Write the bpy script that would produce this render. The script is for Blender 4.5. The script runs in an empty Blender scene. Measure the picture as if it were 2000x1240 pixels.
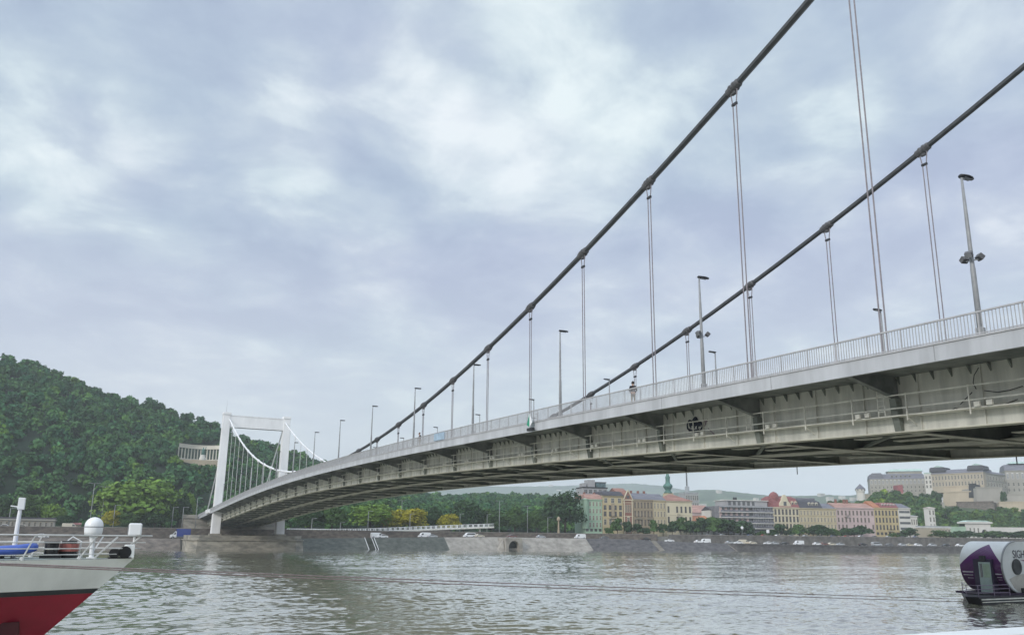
import bpy, bmesh, math, random
import numpy as np
from mathutils import Vector, Matrix

sc = bpy.context.scene
COL = sc.collection
R_ = math.radians

# ------------------------------------------------------------------ camera
F, PITCH, YAW, ROLL, PY = 1554.3148, .2212, .4619, .0095, 700.27
EYE = np.array([0., 0., 5.])
_cp, _sp, _cy, _sy = math.cos(PITCH), math.sin(PITCH), math.cos(YAW), math.sin(YAW)
FW = np.array([_sy*_cp, _cy*_cp, _sp]); _rt = np.array([_cy, -_sy, 0.]); _up = np.cross(_rt, FW)
RT = math.cos(ROLL)*_rt + math.sin(ROLL)*_up
UP = -math.sin(ROLL)*_rt + math.cos(ROLL)*_up
cd = bpy.data.cameras.new('camera'); cam = bpy.data.objects.new('camera', cd); COL.objects.link(cam)
cam.matrix_world = Matrix(((RT[0], UP[0], -FW[0], 0), (RT[1], UP[1], -FW[1], 0), (RT[2], UP[2], -FW[2], 5.0), (0, 0, 0, 1)))
cd.sensor_width = 36; cd.lens = 36*F/2000; cd.shift_y = (PY-620)/2000
cd.clip_start = .1; cd.clip_end = 20000
sc.camera = cam

# ------------------------------------------------------------------ sky and sun
SUN = Vector((-.80, -.42, .42)).normalized()
W = bpy.data.worlds.new('World'); sc.world = W; W.use_nodes = True
nt = W.node_tree; nt.nodes.clear(); L = nt.links.new
def wn(t, **k):
    n = nt.nodes.new(t)
    for a, b in k.items(): setattr(n, a, b)
    return n
def wmath(op, a, b=None, c=None):
    n = wn('ShaderNodeMath', operation=op)
    for i, v in enumerate((a, b, c)):
        if v is None: continue
        if isinstance(v, (int, float)): n.inputs[i].default_value = v
        else: L(v, n.inputs[i])
    return n.outputs[0]
wout = wn('ShaderNodeOutputWorld'); wbg = wn('ShaderNodeBackground'); wbg.inputs['Strength'].default_value = .1
sky = wn('ShaderNodeTexSky', sky_type='NISHITA'); sky.sun_disc = False
sky.sun_elevation = math.asin(SUN.z); sky.sun_rotation = math.atan2(SUN.x, SUN.y)
tc = wn('ShaderNodeTexCoord'); sx = wn('ShaderNodeSeparateXYZ'); L(tc.outputs['Generated'], sx.inputs[0])
zc = wmath('ADD', wmath('MAXIMUM', sx.outputs[2], 0.), .16)
cx = wn('ShaderNodeCombineXYZ'); L(wmath('DIVIDE', sx.outputs[0], zc), cx.inputs[0]); L(wmath('DIVIDE', sx.outputs[1], zc), cx.inputs[1]); cx.inputs[2].default_value = 3.7
def wnoise(scale, detail, rough, dist=0.):
    n = wn('ShaderNodeTexNoise'); n.inputs['Scale'].default_value = scale; n.inputs['Detail'].default_value = detail
    n.inputs['Roughness'].default_value = rough; n.inputs['Distortion'].default_value = dist
    L(cx.outputs[0], n.inputs['Vector']); return n.outputs['Fac']
def wramp(src, stops):
    n = wn('ShaderNodeValToRGB'); e = n.color_ramp.elements
    while len(e) < len(stops): e.new(.5)
    for q, (p, c) in zip(e, stops): q.position = p; q.color = (*c, 1)
    L(src, n.inputs[0]); return n.outputs['Color']
def wmix(fac, a, b, mode='MIX'):
    n = wn('ShaderNodeMix', data_type='RGBA', blend_type=mode)
    if isinstance(fac, (int, float)): n.inputs[0].default_value = fac
    else: L(fac, n.inputs[0])
    for i, v in ((6, a), (7, b)):
        if isinstance(v, tuple): n.inputs[i].default_value = (*v, 1)
        else: L(v, n.inputs[i])
    return n.outputs[2]
dens = wmath('ADD', wmath('ADD', wmath('MULTIPLY', wnoise(3.3, 12, .60, .35), .50), wmath('MULTIPLY', wnoise(9.0, 8, .62, .3), .12)), wmath('MULTIPLY', wnoise(1.1, 5, .5), .38))
# brighter thin spots and heavier banks of the cloud cover, each at its own bearing (x, y, z) with an angular size
def bearing(px, py):
    d = (FW0*F + RT0*(px-1000) + UP0*(PY-py)); return d.normalized()
FW0, RT0, UP0 = Vector(FW), Vector(RT), Vector(UP)
for px, py, ang, amp in ((150, 235, .10, .11), (290, 230, .06, .07), (560, 275, .075, .08), (820, 205, .07, .07), (930, 330, .08, .04), (660, 60, .12, .05), (470, 120, .09, .04), (1130, 280, .12, .05), (1100, 90, .10, .05), (1640, 200, .06, .07), (1900, 80, .07, .06), (720, 525, .07, .05), (520, 510, .05, .05), (60, 500, .06, .05), (1650, 330, .1, .05), (1850, 480, .12, .04),
                        (260, 90, .15, -.06), (330, 330, .12, -.045), (640, 410, .14, -.06), (880, 60, .05, -.04), (560, 590, .12, -.04), (1430, 330, .09, -.05), (1780, 60, .12, -.05), (1790, 380, .07, -.05), (1280, 470, .1, -.04), (60, 620, .1, -.04), (960, 560, .12, -.04)):
    dt = wn('ShaderNodeVectorMath', operation='DOT_PRODUCT'); L(tc.outputs['Generated'], dt.inputs[0]); dt.inputs[1].default_value = bearing(px, py)
    mr = wn('ShaderNodeMapRange', interpolation_type='SMOOTHERSTEP'); L(dt.outputs['Value'], mr.inputs[0]); mr.inputs[1].default_value = math.cos(ang*1.25); mr.inputs[2].default_value = 1.; mr.inputs[3].default_value = 0; mr.inputs[4].default_value = amp*.8
    br = wmath('MULTIPLY', mr.outputs[0], wmath('MULTIPLY_ADD', wnoise(4.6, 9, .6, .5), 4.2, -1.05)); dens = wmath('ADD', dens, br)
cloud = wramp(dens, [(.40, (2.5, 2.95, 4.0)), (.47, (2.95, 3.45, 4.4)), (.525, (3.5, 4.0, 4.75)), (.575, (4.4, 4.9, 5.4)), (.66, (5.75, 6.1, 6.35))])
hue = wramp(wnoise(.9, 4, .5), [(.4, (1.03, .99, 1.01)), (.6, (.97, 1.01, .985))])
cloud = wmix(1., cloud, hue, 'MULTIPLY')
low = wramp(sx.outputs[2], [(.0, (1, 1, 1)), (.10, (.9, .9, .9)), (.22, (.35, .35, .35)), (.36, (0, 0, 0))])
cloud = wmix(wmath('MULTIPLY', low, .7), cloud, (5.55, 5.8, 5.9))
# an overcast sky is brightest overhead
zen = wramp(sx.outputs[2], [(.0, (1, 1, 1)), (.60, (1., 1., 1.)), (.88, (2.7, 2.6, 2.45))])
cloud = wmix(1., cloud, zen, 'MULTIPLY')
L(wmix(.93, sky.outputs[0], cloud), wbg.inputs['Color']); L(wbg.outputs[0], wout.inputs[0])

sd = bpy.data.lights.new('sun', 'SUN'); sd.energy = 1.5; sd.angle = R_(14); sd.color = (1., .96, .9)
so = bpy.data.objects.new('sun', sd); COL.objects.link(so); so.rotation_euler = (-SUN).to_track_quat('-Z', 'Y').to_euler()
sc.view_settings.view_transform = 'Standard'; sc.view_settings.look = 'None'
sc.view_settings.exposure = .70; sc.view_settings.gamma = 1.
sc.render.engine = 'CYCLES'; sc.cycles.use_denoising = True
sc.cycles.max_bounces = 6; sc.cycles.volume_bounces = 1; sc.cycles.transparent_max_bounces = 8
sc.cycles.sample_clamp_indirect = 4

# ------------------------------------------------------------------ measuring: a photo point on a known plane
def ray(x, y): return FW*F + RT*(x-1000) + UP*(PY-y)
def at(x, y, ax, v):
    d = ray(x, y); return EYE + d*((v-EYE[ax])/d[ax])
def atdist(x, y, dist):
    d = ray(x, y); return EYE + d*(dist/math.hypot(d[0], d[1]))
def onpoly(x, y, poly):
    d = ray(x, y); best = None
    for (ax, ay), (bx, by) in zip(poly[:-1], poly[1:]):
        ex, ey = bx-ax, by-ay; den = d[0]*ey - d[1]*ex
        if abs(den) < 1e-9: continue
        t = (ax*ey - ay*ex)/den; s = (ax*d[1] - ay*d[0])/den
        if t > 0 and -1e-6 <= s <= 1+1e-6 and (best is None or t < best): best = t
    if best is None: raise ValueError('off the line %s %s' % (x, y))
    return EYE + d*best

# ------------------------------------------------------------------ materials
def mat(name, col, rough=.7, metal=0., var=.12, scale=1., bump=0., col2=None, stretch=(1, 1, 1), attr=False, spec=.4, detail=5):
    m = bpy.data.materials.new(name); m.use_nodes = True; t = m.node_tree; b = t.nodes['Principled BSDF']
    b.inputs['Roughness'].default_value = rough; b.inputs['Metallic'].default_value = metal
    b.inputs['Specular IOR Level'].default_value = spec
    c = t.nodes.new('ShaderNodeTexCoord'); mp = t.nodes.new('ShaderNodeMapping'); mp.inputs['Scale'].default_value = stretch
    t.links.new(c.outputs['Object'], mp.inputs[0])
    n = t.nodes.new('ShaderNodeTexNoise'); n.inputs['Scale'].default_value = scale; n.inputs['Detail'].default_value = detail; n.inputs['Roughness'].default_value = .6
    t.links.new(mp.outputs[0], n.inputs['Vector'])
    r = t.nodes.new('ShaderNodeValToRGB'); e = r.color_ramp.elements
    d = col2 or tuple(x*(1-2*var) for x in col)
    e[0].position = .35; e[0].color = (*d, 1); e[1].position = .65; e[1].color = (*(tuple(min(1, x*(1+var)) for x in col)), 1)
    t.links.new(n.outputs['Fac'], r.inputs[0]); out = r.outputs['Color']
    if attr:
        a = t.nodes.new('ShaderNodeAttribute'); a.attribute_name = 'tint'
        mx = t.nodes.new('ShaderNodeMix'); mx.data_type = 'RGBA'; mx.blend_type = 'MULTIPLY'; mx.inputs[0].default_value = 1
        t.links.new(out, mx.inputs[6]); t.links.new(a.outputs['Color'], mx.inputs[7]); out = mx.outputs[2]
    t.links.new(out, b.inputs['Base Color'])
    if bump:
        bp = t.nodes.new('ShaderNodeBump'); bp.inputs['Strength'].default_value = bump; bp.inputs['Distance'].default_value = .05
        t.links.new(n.outputs['Fac'], bp.inputs['Height']); t.links.new(bp.outputs[0], b.inputs['Normal'])
    return m
def glass(name, col=(.08, .085, .09), rough=.08):
    return mat(name, col, rough, 0, .25, .6, spec=.8)

M = {}
M['paint'] = mat('white bridge paint', (.80, .805, .815), .45, 0, .05, .35, stretch=(1, 1, .3))
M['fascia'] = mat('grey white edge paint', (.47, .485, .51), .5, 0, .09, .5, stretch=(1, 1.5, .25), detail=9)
M['rail'] = mat('grey railing paint', (.42, .42, .43), .5, 0, .08, 2)
M['web'] = mat('grimy cream girder paint', (.66, .655, .595), .6, 0, .06, .9, col2=(.49, .495, .45), stretch=(1, 1.6, .22), detail=8)
M['flange'] = mat('sooty cream flange paint', (.56, .55, .47), .6, 0, .1, .7, col2=(.42, .41, .35), stretch=(1, .5, 1.5))
M['walk'] = mat('pale walkway paint', (.74, .73, .66), .55, 0, .1, 1.5)
M['under'] = mat('sooty shaded underside paint', (.21, .225, .20), .7, 0, .15, .5, col2=(.12, .135, .12), stretch=(1, .4, 1))  # dark tone carries the shade below the deck as well as grime
M['footunder'] = mat('shaded footway soffit paint', (.22, .23, .22), .7, 0, .2, .8, col2=(.14, .15, .145))  # shade under the footway is put into this darker colour
M['underlight'] = mat('lit flange tone underneath', (.64, .63, .56), .6, 0, .12, .8)  # pale colour stands for the light caught on the underside
M['cable'] = mat('dark cable paint', (.062, .066, .07), .5, 0, .12, 2)
M['cablelight'] = mat('grey clamp metal', (.10, .10, .105), .5, 0, .15, 3)
M['rope'] = mat('grey wire rope', (.22, .20, .22), .5, 0, .1, 4)
M['ropelight'] = mat('whitish wire rope paint', (.55, .56, .56), .5, 0, .05, 4)
M['asphalt'] = mat('asphalt', (.055, .055, .058), .9, 0, .2, .4)
M['pierstone'] = mat('weathered pier stone', (.31, .285, .24), .85, 0, .2, .25, bump=.4, col2=(.15, .145, .13), stretch=(1, 1, 2.5), detail=9)
M['dark'] = mat('dark metal', (.03, .032, .036), .5, 0, .2, 3)
M['grey'] = mat('grey metal', (.28, .29, .30), .45, 0, .1, 2)
M['white'] = mat('white gloss paint', (.80, .81, .82), .3, 0, .03, .6)
M['black'] = mat('black paint', (.012, .012, .014), .4, 0, .2, 3)
M['pane'] = glass('dark window glass')
M['lampglass'] = mat('lamp glass', (.25, .26, .28), .3)

# ------------------------------------------------------------------ mesh builder and object helpers
class MB:
    def __init__(s): s.v = []; s.f = []
    def add(s, vs, fs):
        n = len(s.v); s.v += [tuple(map(float, p)) for p in vs]; s.f += [tuple(i+n for i in f) for f in fs]; return s
    def box(s, x0, x1, y0, y1, z0, z1):
        vs = [(x, y, z) for z in (z0, z1) for y in (y0, y1) for x in (x0, x1)]
        return s.add(vs, [(0, 2, 3, 1), (4, 5, 7, 6), (0, 1, 5, 4), (2, 6, 7, 3), (0, 4, 6, 2), (1, 3, 7, 5)])
    def bar(s, a, b, w, h, up=(0, 0, 1)):
        a, b = Vector(a), Vector(b); d = (b-a).normalized(); u = Vector(up)
        if abs(d.dot(u)) > .99: u = Vector((0, 1, 0))
        r = d.cross(u).normalized()*w/2; u = r.cross(d).normalized()*h/2
        vs = [p+i*r+j*u for p in (a, b) for j in (-1, 1) for i in (-1, 1)]
        return s.add(vs, [(0, 2, 3, 1), (4, 5, 7, 6), (0, 1, 5, 4), (2, 6, 7, 3), (0, 4, 6, 2), (1, 3, 7, 5)])
    def tube(s, pts, r, n=8, cap=True, closed=False):
        P = [Vector(p) for p in pts]; k = len(P); rr = r if isinstance(r, (list, tuple)) else [r]*k
        base = len(s.v); ref = None
        for i, p in enumerate(P):
            if closed: d = (P[(i+1) % k]-P[i-1]).normalized()
            else: d = (P[min(i+1, k-1)]-P[max(i-1, 0)]).normalized()
            if ref is None: ref = Vector((0, 0, 1)) if abs(d.z) < .9 else Vector((1, 0, 0))
            a = d.cross(ref).normalized(); b = a.cross(d).normalized(); ref = b if abs(d.dot(b)) < .9 else ref
            for j in range(n):
                t = 2*math.pi*(j+.5)/n; s.v.append(tuple(p+(a*math.cos(t)+b*math.sin(t))*rr[i]))
        for i in range(k if closed else k-1):
            i2 = (i+1) % k
            for j in range(n):
                j2 = (j+1) % n; s.f.append((base+i*n+j, base+i*n+j2, base+i2*n+j2, base+i2*n+j))
        if cap and not closed:
            s.f.append(tuple(base+j for j in reversed(range(n)))); s.f.append(tuple(base+(k-1)*n+j for j in range(n)))
        return s
    def lathe(s, prof, c=(0, 0, 0), n=16):
        base = len(s.v); k = len(prof)
        for r, z in prof:
            for j in range(n):
                t = 2*math.pi*j/n; s.v.append((c[0]+r*math.cos(t), c[1]+r*math.sin(t), c[2]+z))
        for i in range(k-1):
            for j in range(n):
                j2 = (j+1) % n; s.f.append((base+i*n+j, base+i*n+j2, base+(i+1)*n+j2, base+(i+1)*n+j))
        s.f.append(tuple(base+j for j in reversed(range(n)))); s.f.append(tuple(base+(k-1)*n+j for j in range(n)))
        return s
    def prism(s, poly, axis, a, b):
        # poly: 2D points in the plane across the axis; (x,z) for axis 1, (y,z) for axis 0, (x,y) for axis 2
        def p3(p, t): return (t, p[0], p[1]) if axis == 0 else (p[0], t, p[1]) if axis == 1 else (p[0], p[1], t)
        n = len(poly); vs = [p3(p, a) for p in poly]+[p3(p, b) for p in poly]
        fs = [tuple(range(n)), tuple(range(2*n-1, n-1, -1))]+[(i, n+i, n+(i+1) % n, (i+1) % n) for i in range(n)]
        return s.add(vs, fs)
    def loft(s, rings, cap=True, closed=True):
        base = len(s.v); n = len(rings[0]); k = len(rings)
        for r in rings: s.v += [tuple(map(float, p)) for p in r]
        for i in range(k-1):
            for j in range(n if closed else n-1):
                j2 = (j+1) % n; s.f.append((base+i*n+j, base+i*n+j2, base+(i+1)*n+j2, base+(i+1)*n+j))
        if cap and closed: s.f.append(tuple(base+j for j in reversed(range(n)))); s.f.append(tuple(base+(k-1)*n+j for j in range(n)))
        return s
    def build(s, name, m, parent=None, smooth=False, bevel=0., label=None):
        me = bpy.data.meshes.new(name); me.from_pydata(s.v, [], s.f)
        bm = bmesh.new(); bm.from_mesh(me); bmesh.ops.recalc_face_normals(bm, faces=bm.faces); bm.to_mesh(me); bm.free()
        if smooth: me.shade_smooth()
        me.materials.append(m if not isinstance(m, str) else M[m])
        o = bpy.data.objects.new(name, me); COL.objects.link(o)
        if bevel:
            bv = o.modifiers.new('bevel', 'BEVEL'); bv.width = bevel; bv.segments = 2; bv.limit_method = 'ANGLE'
        if parent is not None: child(o, parent)
        if label: o['label'] = label
        return o
WORLD = {}
def child(o, p):
    # meshes are written in world coordinates for fixed things: undo the parent's own place
    o.parent = p
    if p.name in WORLD: o.matrix_parent_inverse = WORLD[p.name].inverted()
def tag(o, label=None, cat=None, group=None, kind=None):
    for k, v in (('label', label), ('category', cat), ('group', group), ('kind', kind)):
        if v: o[k] = v
    return o
def thing(name, label, cat, loc=(0, 0, 0), rz=0., group=None, world=True):
    o = bpy.data.objects.new(name, None); COL.objects.link(o); o.location = loc; o.rotation_euler = (0, 0, rz); o.empty_display_size = .5
    tag(o, label, cat, group)
    if world: WORLD[o.name] = Matrix.Translation(Vector(loc)) @ Matrix.Rotation(rz, 4, 'Z')
    return o
def tree_copy(o, parent=None):
    c = o.copy(); COL.objects.link(c)
    if parent is not None: c.parent = parent; c.matrix_parent_inverse = o.matrix_parent_inverse
    for ch in list(o.children): tree_copy(ch, c)
    return c
def dup(src, loc, rz=0., label=None, group=None, scale=None):
    c = tree_copy(src); c.location = loc; c.rotation_euler = (0, 0, rz)
    if scale: c.scale = scale if isinstance(scale, tuple) else (scale,)*3
    if label: c['label'] = label
    if group: c['group'] = group
    return c
def npmesh(name, verts, quads, m, parent=None, tint=None, smooth=False, k=4):
    me = bpy.data.meshes.new(name); nv, nq = len(verts), len(quads)
    me.vertices.add(nv); me.vertices.foreach_set('co', np.asarray(verts, np.float32).ravel())
    me.loops.add(nq*k); me.loops.foreach_set('vertex_index', np.asarray(quads, np.int32).ravel())
    me.polygons.add(nq); me.polygons.foreach_set('loop_start', np.arange(nq, dtype=np.int32)*k)
    me.update(calc_edges=True)
    if tint is not None:
        a = me.attributes.new('tint', 'FLOAT_COLOR', 'FACE'); a.data.foreach_set('color', np.hstack([tint, np.ones((nq, 1))]).astype(np.float32).ravel())
    if smooth: me.shade_smooth()
    me.materials.append(M[m] if isinstance(m, str) else m)
    o = bpy.data.objects.new(name, me); COL.objects.link(o)
    if parent is not None: child(o, parent)
    return o

def many(name, lst, m, parent, near=100):
    """lst of (distance, MB): the nearest as parts of their own, the rest as one"""
    lst = sorted(lst, key=lambda q: q[0])
    for _, b in lst[:near]: b.build(name, m, parent)
    if lst[near:]:
        r = MB()
        for _, b in lst[near:]: r.add(b.v, b.f)
        tag(r.build(name, m, parent), kind='stuff')
# ------------------------------------------------------------------ the suspension bridge
XS, XN = 35.76, 55.35            # the two cable planes
XE, XF = 32.5, 58.6              # outer edges of the deck
MID, HALF, STEP = 153.51, 145.02, 10.007
YP, YP2 = MID+HALF, MID-HALF     # pylons
YA, YB = -42., 345.
def dz(Y):
    d = abs(Y-MID); q = min(d, 146)
    return 16.3-1.95e-4*q*q+2.2e-9*q**4-.032*max(0, d-146)
def fz(Y): return dz(Y)-2.85-.55*min(abs(Y-MID)/140, 1.1)**2
def cz(Y): return 17.741+.0013290696*(Y-MID)**2
def ys(a, b, st): k = max(1, round((b-a)/st)); return [a+(b-a)*i/k for i in range(k+1)]
bridge = thing('suspension_bridge', 'grey-white suspension bridge spanning the river from upper right to the white portal tower', 'bridge', (44, MID, 0))
YY = ys(YA, YB, 5)
def strip(prof, Ys=YY):
    # prof: function Y -> closed ring of (x, z)
    return MB().loft([[(x, Y, z) for x, z in prof(Y)] for Y in Ys])
def rect(x0, x1, za, zb): return lambda Y: [(x0, za(Y)), (x1, za(Y)), (x1, zb(Y)), (x0, zb(Y))]
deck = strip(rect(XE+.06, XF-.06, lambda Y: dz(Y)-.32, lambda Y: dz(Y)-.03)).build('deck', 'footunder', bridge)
strip(rect(37., 54.1, lambda Y: dz(Y)-.02, lambda Y: dz(Y)+.02)).build('road_surface', 'asphalt', deck)
for s, xe in ((1, XE), (-1, XF)):
    fa = strip(lambda Y: [(xe, dz(Y)-.70), (xe+.06*s, dz(Y)-.70), (xe+.06*s, dz(Y)+.02), (xe, dz(Y)+.02)]).build('fascia', 'fascia', bridge)
    strip(lambda Y: [(xe-.05*s, dz(Y)+.022), (xe+.25*s, dz(Y)+.022), (xe+.25*s, dz(Y)+.10), (xe-.05*s, dz(Y)+.10)]).build('edge_cap', 'rail', fa)
    lo = strip(lambda Y: [(xe-.012*s, dz(Y)-.73), (xe+.16*s, dz(Y)-.73), (xe+.16*s, dz(Y)-.702), (xe-.012*s, dz(Y)-.702)]).build('lower_lip', 'fascia', fa)
    for i in range(-2, 34):
        Y = 8.49+STEP*i+4.2
        if YA < Y < YB: MB().box(min(xe, xe-.008*s), max(xe, xe-.008*s), Y-.018, Y+.018, dz(Y)-.69, dz(Y)+.015).build('joint_line', 'grey', fa)
    # railing: handrail, bottom rail, balusters, posts
    rl = strip(lambda Y: [(xe+.04*s, dz(Y)+1.08), (xe+.13*s, dz(Y)+1.08), (xe+.13*s, dz(Y)+1.15), (xe+.04*s, dz(Y)+1.15)]).build('railing', 'rail', bridge)
    strip(lambda Y: [(xe+.06*s, dz(Y)+.16), (xe+.11*s, dz(Y)+.16), (xe+.11*s, dz(Y)+.20), (xe+.06*s, dz(Y)+.20)]).build('bottom_rail', 'rail', rl)
    bl = []
    for k, Y in enumerate(np.arange(YA, YB, .158)):
        w = .016 if k % 12 else .03
        bl.append((abs(Y-27.), MB().box(xe+.085*s-w, xe+.085*s+w, Y-w*.8, Y+w*.8, dz(Y)+.10, dz(Y)+1.09)))
    many('baluster', bl, 'rail', rl)
# girders
for s, xg in ((1, 36.45), (-1, 54.66)):
    g = strip(lambda Y: [(xg, fz(Y)+.05), (xg+.04*s, fz(Y)+.05), (xg+.04*s, dz(Y)-.33), (xg, dz(Y)-.33)]).build('girder', 'web', bridge)
    strip(lambda Y: [(xg-.38*s, fz(Y)), (xg+.40*s, fz(Y)), (xg+.40*s, fz(Y)+.06), (xg-.38*s, fz(Y)+.06)]).build('bottom_flange', 'flange', g)
    st = []
    for Y in np.arange(YA+1, YB, .98):          # small gussets under the ribs of the footway
        zt = dz(Y)-.335
        st.append((abs(Y-27.), MB().add([(xg-.0*s, Y-.03, zt), (xg-.30*s, Y-.03, zt), (xg-.0*s, Y-.03, zt-.42), (xg, Y+.03, zt), (xg-.30*s, Y+.03, zt), (xg, Y+.03, zt-.42)],
               [(0, 1, 2), (3, 5, 4), (0, 3, 4, 1), (1, 4, 5, 2), (2, 5, 3, 0)])))
    many('gusset_plate', st, 'under', g); st = []
    for Y in np.arange(YA+1.8, YB, STEP/3):
        st.append((abs(Y-100.), MB().box(min(xg-.12*s, xg-.002*s), max(xg-.12*s, xg-.002*s), Y-.02, Y+.02, fz(Y)+.061, dz(Y)-.34)))
    many('stiffener_plate', st, 'web', g)
    # inspection walkway with its rails
    wk = strip(lambda Y: [(xg-.72*s, fz(Y)+.80), (xg-.14*s, fz(Y)+.80), (xg-.14*s, fz(Y)+.86), (xg-.72*s, fz(Y)+.86)]).build('inspection_walkway', 'walk', g)
    hr = MB()
    for h in (1.18, 1.86):
        hr.v and None
        q = strip(lambda Y: [(xg-.73*s, fz(Y)+h), (xg-.68*s, fz(Y)+h), (xg-.68*s, fz(Y)+h+.065), (xg-.73*s, fz(Y)+h+.065)]); hr.add(q.v, q.f)
    for i in range(-14, 100):
        Y = 8.49+STEP*i/3+1.6
        if not YA < Y < YB: continue
        hr.box(xg-.75*s-.025, xg-.75*s+.025, Y-.03, Y+.03, fz(Y)+.55, fz(Y)+1.95)
        if i % 2: hr.bar((xg-.74*s, Y, fz(Y)+.7), (xg-.1*s, Y, fz(Y)+.35), .04, .04)
    hr.build('walkway_rail', 'walk', wk)
    for i in range(-7, 50):
        Y = 8.49+STEP*i*.6667+.9
        if YA < Y < YB:
            for o_ in (-.3, .3): MB().box(xg-.80*s-.06, xg-.80*s+.06, Y+o_-.14, Y+o_+.14, fz(Y)+.87, fz(Y)+1.10).build('walkway_light', 'walk', wk)
    for i in range(-5, 34):                      # brackets that carry the footway, one at each hanger
        Y = 8.49+STEP*i-.76+.0
        if not YA+1 < Y < YB-1: continue
        zt = dz(Y)-.33; xo = XE+.2 if s > 0 else XF-.2
        b = MB().prism([(xg-.02*s, zt), (xo, zt), (xo, zt-.30), (xg-.02*s, zt-1.2)], 1, Y-.02, Y+.02)
        b.bar((xo, Y, zt-.31), (xg-.05*s, Y, zt-1.21), .30, .03)
        br = b.build('footway_bracket', 'footunder', bridge)
        MB().prism([(xg-.03*s, zt-1.2), (xg-.5*s, zt-1.18), (xg-.44*s, fz(Y)+.95), (xg-.26*s, fz(Y)+.07), (xg-.03*s, fz(Y)+.07)], 1, Y-.19, Y+.19).build('web_post', 'under', br)  # dark colour puts the shadow below each bracket into the post
        if s > 0 or i % 3 == 0: pass
# floor beams, stringers and bracing below the roadway
nfb = round((YB-YA)/(STEP/2))
for i in range(-9, 67):
    Y = 8.49+STEP*i/2-.76
    if not YA+1 < Y < YB-1: continue
    main = i % 2 == 0; h0 = fz(Y)+.10 if main else dz(Y)-1.5
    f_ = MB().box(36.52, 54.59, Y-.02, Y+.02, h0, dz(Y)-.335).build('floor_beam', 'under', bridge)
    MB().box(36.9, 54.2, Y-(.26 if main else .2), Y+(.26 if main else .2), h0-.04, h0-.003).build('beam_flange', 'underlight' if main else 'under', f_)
for x in (39.3, 42.6, 45.55, 48.5, 51.8):
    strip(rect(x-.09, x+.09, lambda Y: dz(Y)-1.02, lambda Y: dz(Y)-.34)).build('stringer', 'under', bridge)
strip(rect(44.6, 46.5, lambda Y: fz(Y)+.16, lambda Y: fz(Y)+.22)).build('service_gangway', 'underlight', bridge)
bc = MB()
for i in range(-4, 33):
    Y = 8.49+STEP*i-.76; Y2 = Y+STEP
    if YA+1 < Y and Y2 < YB-1:
        bc.bar((36.9, Y, fz(Y)+.3), (45.5, Y2, fz(Y2)+.3), .22, .16); bc.bar((54.2, Y, fz(Y)+.3), (45.5, Y2, fz(Y2)+.3), .22, .16)
bc.build('wind_bracing', 'under', bridge)
pl_ = []
for i in range(-4, 33):
    Y = 8.49+STEP*i-.76
    for k, x in enumerate((38.3, 41.0, 43.4, 47.9, 50.3, 52.9)):
        y0 = Y+1.1+.9*((k*3+i) % 4); y1 = y0+4.6
        if YA+1 < Y and Y+STEP < YB-1: pl_.append((abs(Y-60), MB().loft([[(x-.34, y, fz(y)+.34), (x+.34, y, fz(y)+.34), (x+.34, y, fz(y)+.40), (x-.34, y, fz(y)+.40)] for y in (y0, y1)])))
many('lit_flange_strip', pl_, 'underlight', bridge)  # plates added in a pale tone to draw the lit strips below the deck
for x, w in ((38.6, .5), (41.2, .3), (50.2, .3), (52.8, .5)):
    strip(rect(x-w/2, x+w/2, lambda Y: fz(Y)+.62, lambda Y: fz(Y)+.78)).build('utility_pipe', 'underlight', bridge)
# main cables, clamps, hangers
for xc in (XS, XN):
    Ys = ys(YP2, YP, 5); pts = [(xc, Y, cz(Y)) for Y in Ys]
    back = [(xc, YP+46, 13.), ]; front = [(xc, YP2-48, 13.)]
    half = len(pts)//2
    # the far half is white, the near half dark
    c1 = MB().tube(front+pts[:half+3], .235, 6).build('main_cable', 'cable', bridge)
    c2 = MB().tube(pts[half+2:]+back, .235, 6).build('main_cable', 'paint', bridge, label='white far half of the main cable')
    for i in range(-2, 29):
        Y = 37.736+STEP*i
        if not YP2+3 < Y < YP-3 or abs(cz(Y)-dz(Y)) < 1.35: continue
        dark = Y < MID+6; t = Vector((0, 1, .0026581*(Y-MID))).normalized(); p = Vector((xc, Y, cz(Y)))
        k = MB().tube([p-t*.62, p-t*.55, p+t*.55, p+t*.62], [.26, .31, .31, .26], 12)
        for o_ in (-.17, .17): k.tube([p+t*(o_-.06), p+t*(o_+.06)], .365, 12)
        k.box(xc-.12, xc+.12, Y-.2, Y+.2, cz(Y)-.5, cz(Y)-.3)
        k.build('cable_clamp', 'cablelight' if dark else 'paint', c1 if dark else c2)
        zb = dz(Y)+.02; zt = cz(Y); hm = 'rope' if dark else 'ropelight'
        sp = .165; zs = max(zt-1.25, zb+.4); h = MB()
        for q in (-1, 1): h.tube([(xc, Y+q*.34, zt+.1), (xc, Y+q*.30, zt-.45), (xc, Y+q*sp, zs), (xc, Y+q*sp, zb)], .042, 6)
        hg = h.build('hanger', hm, bridge)
        MB().box(xc-.07, xc+.07, Y-.24, Y+.24, zs-.09, zs+.09).build('spreader', 'dark' if dark else 'ropelight', hg)
        k2 = MB()
        for q in (-1, 1): k2.tube([(xc, Y+q*sp, zb), (xc, Y+q*sp, zb+.42)], .08, 6)
        k2.build('rope_socket', 'rail', hg)
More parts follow.
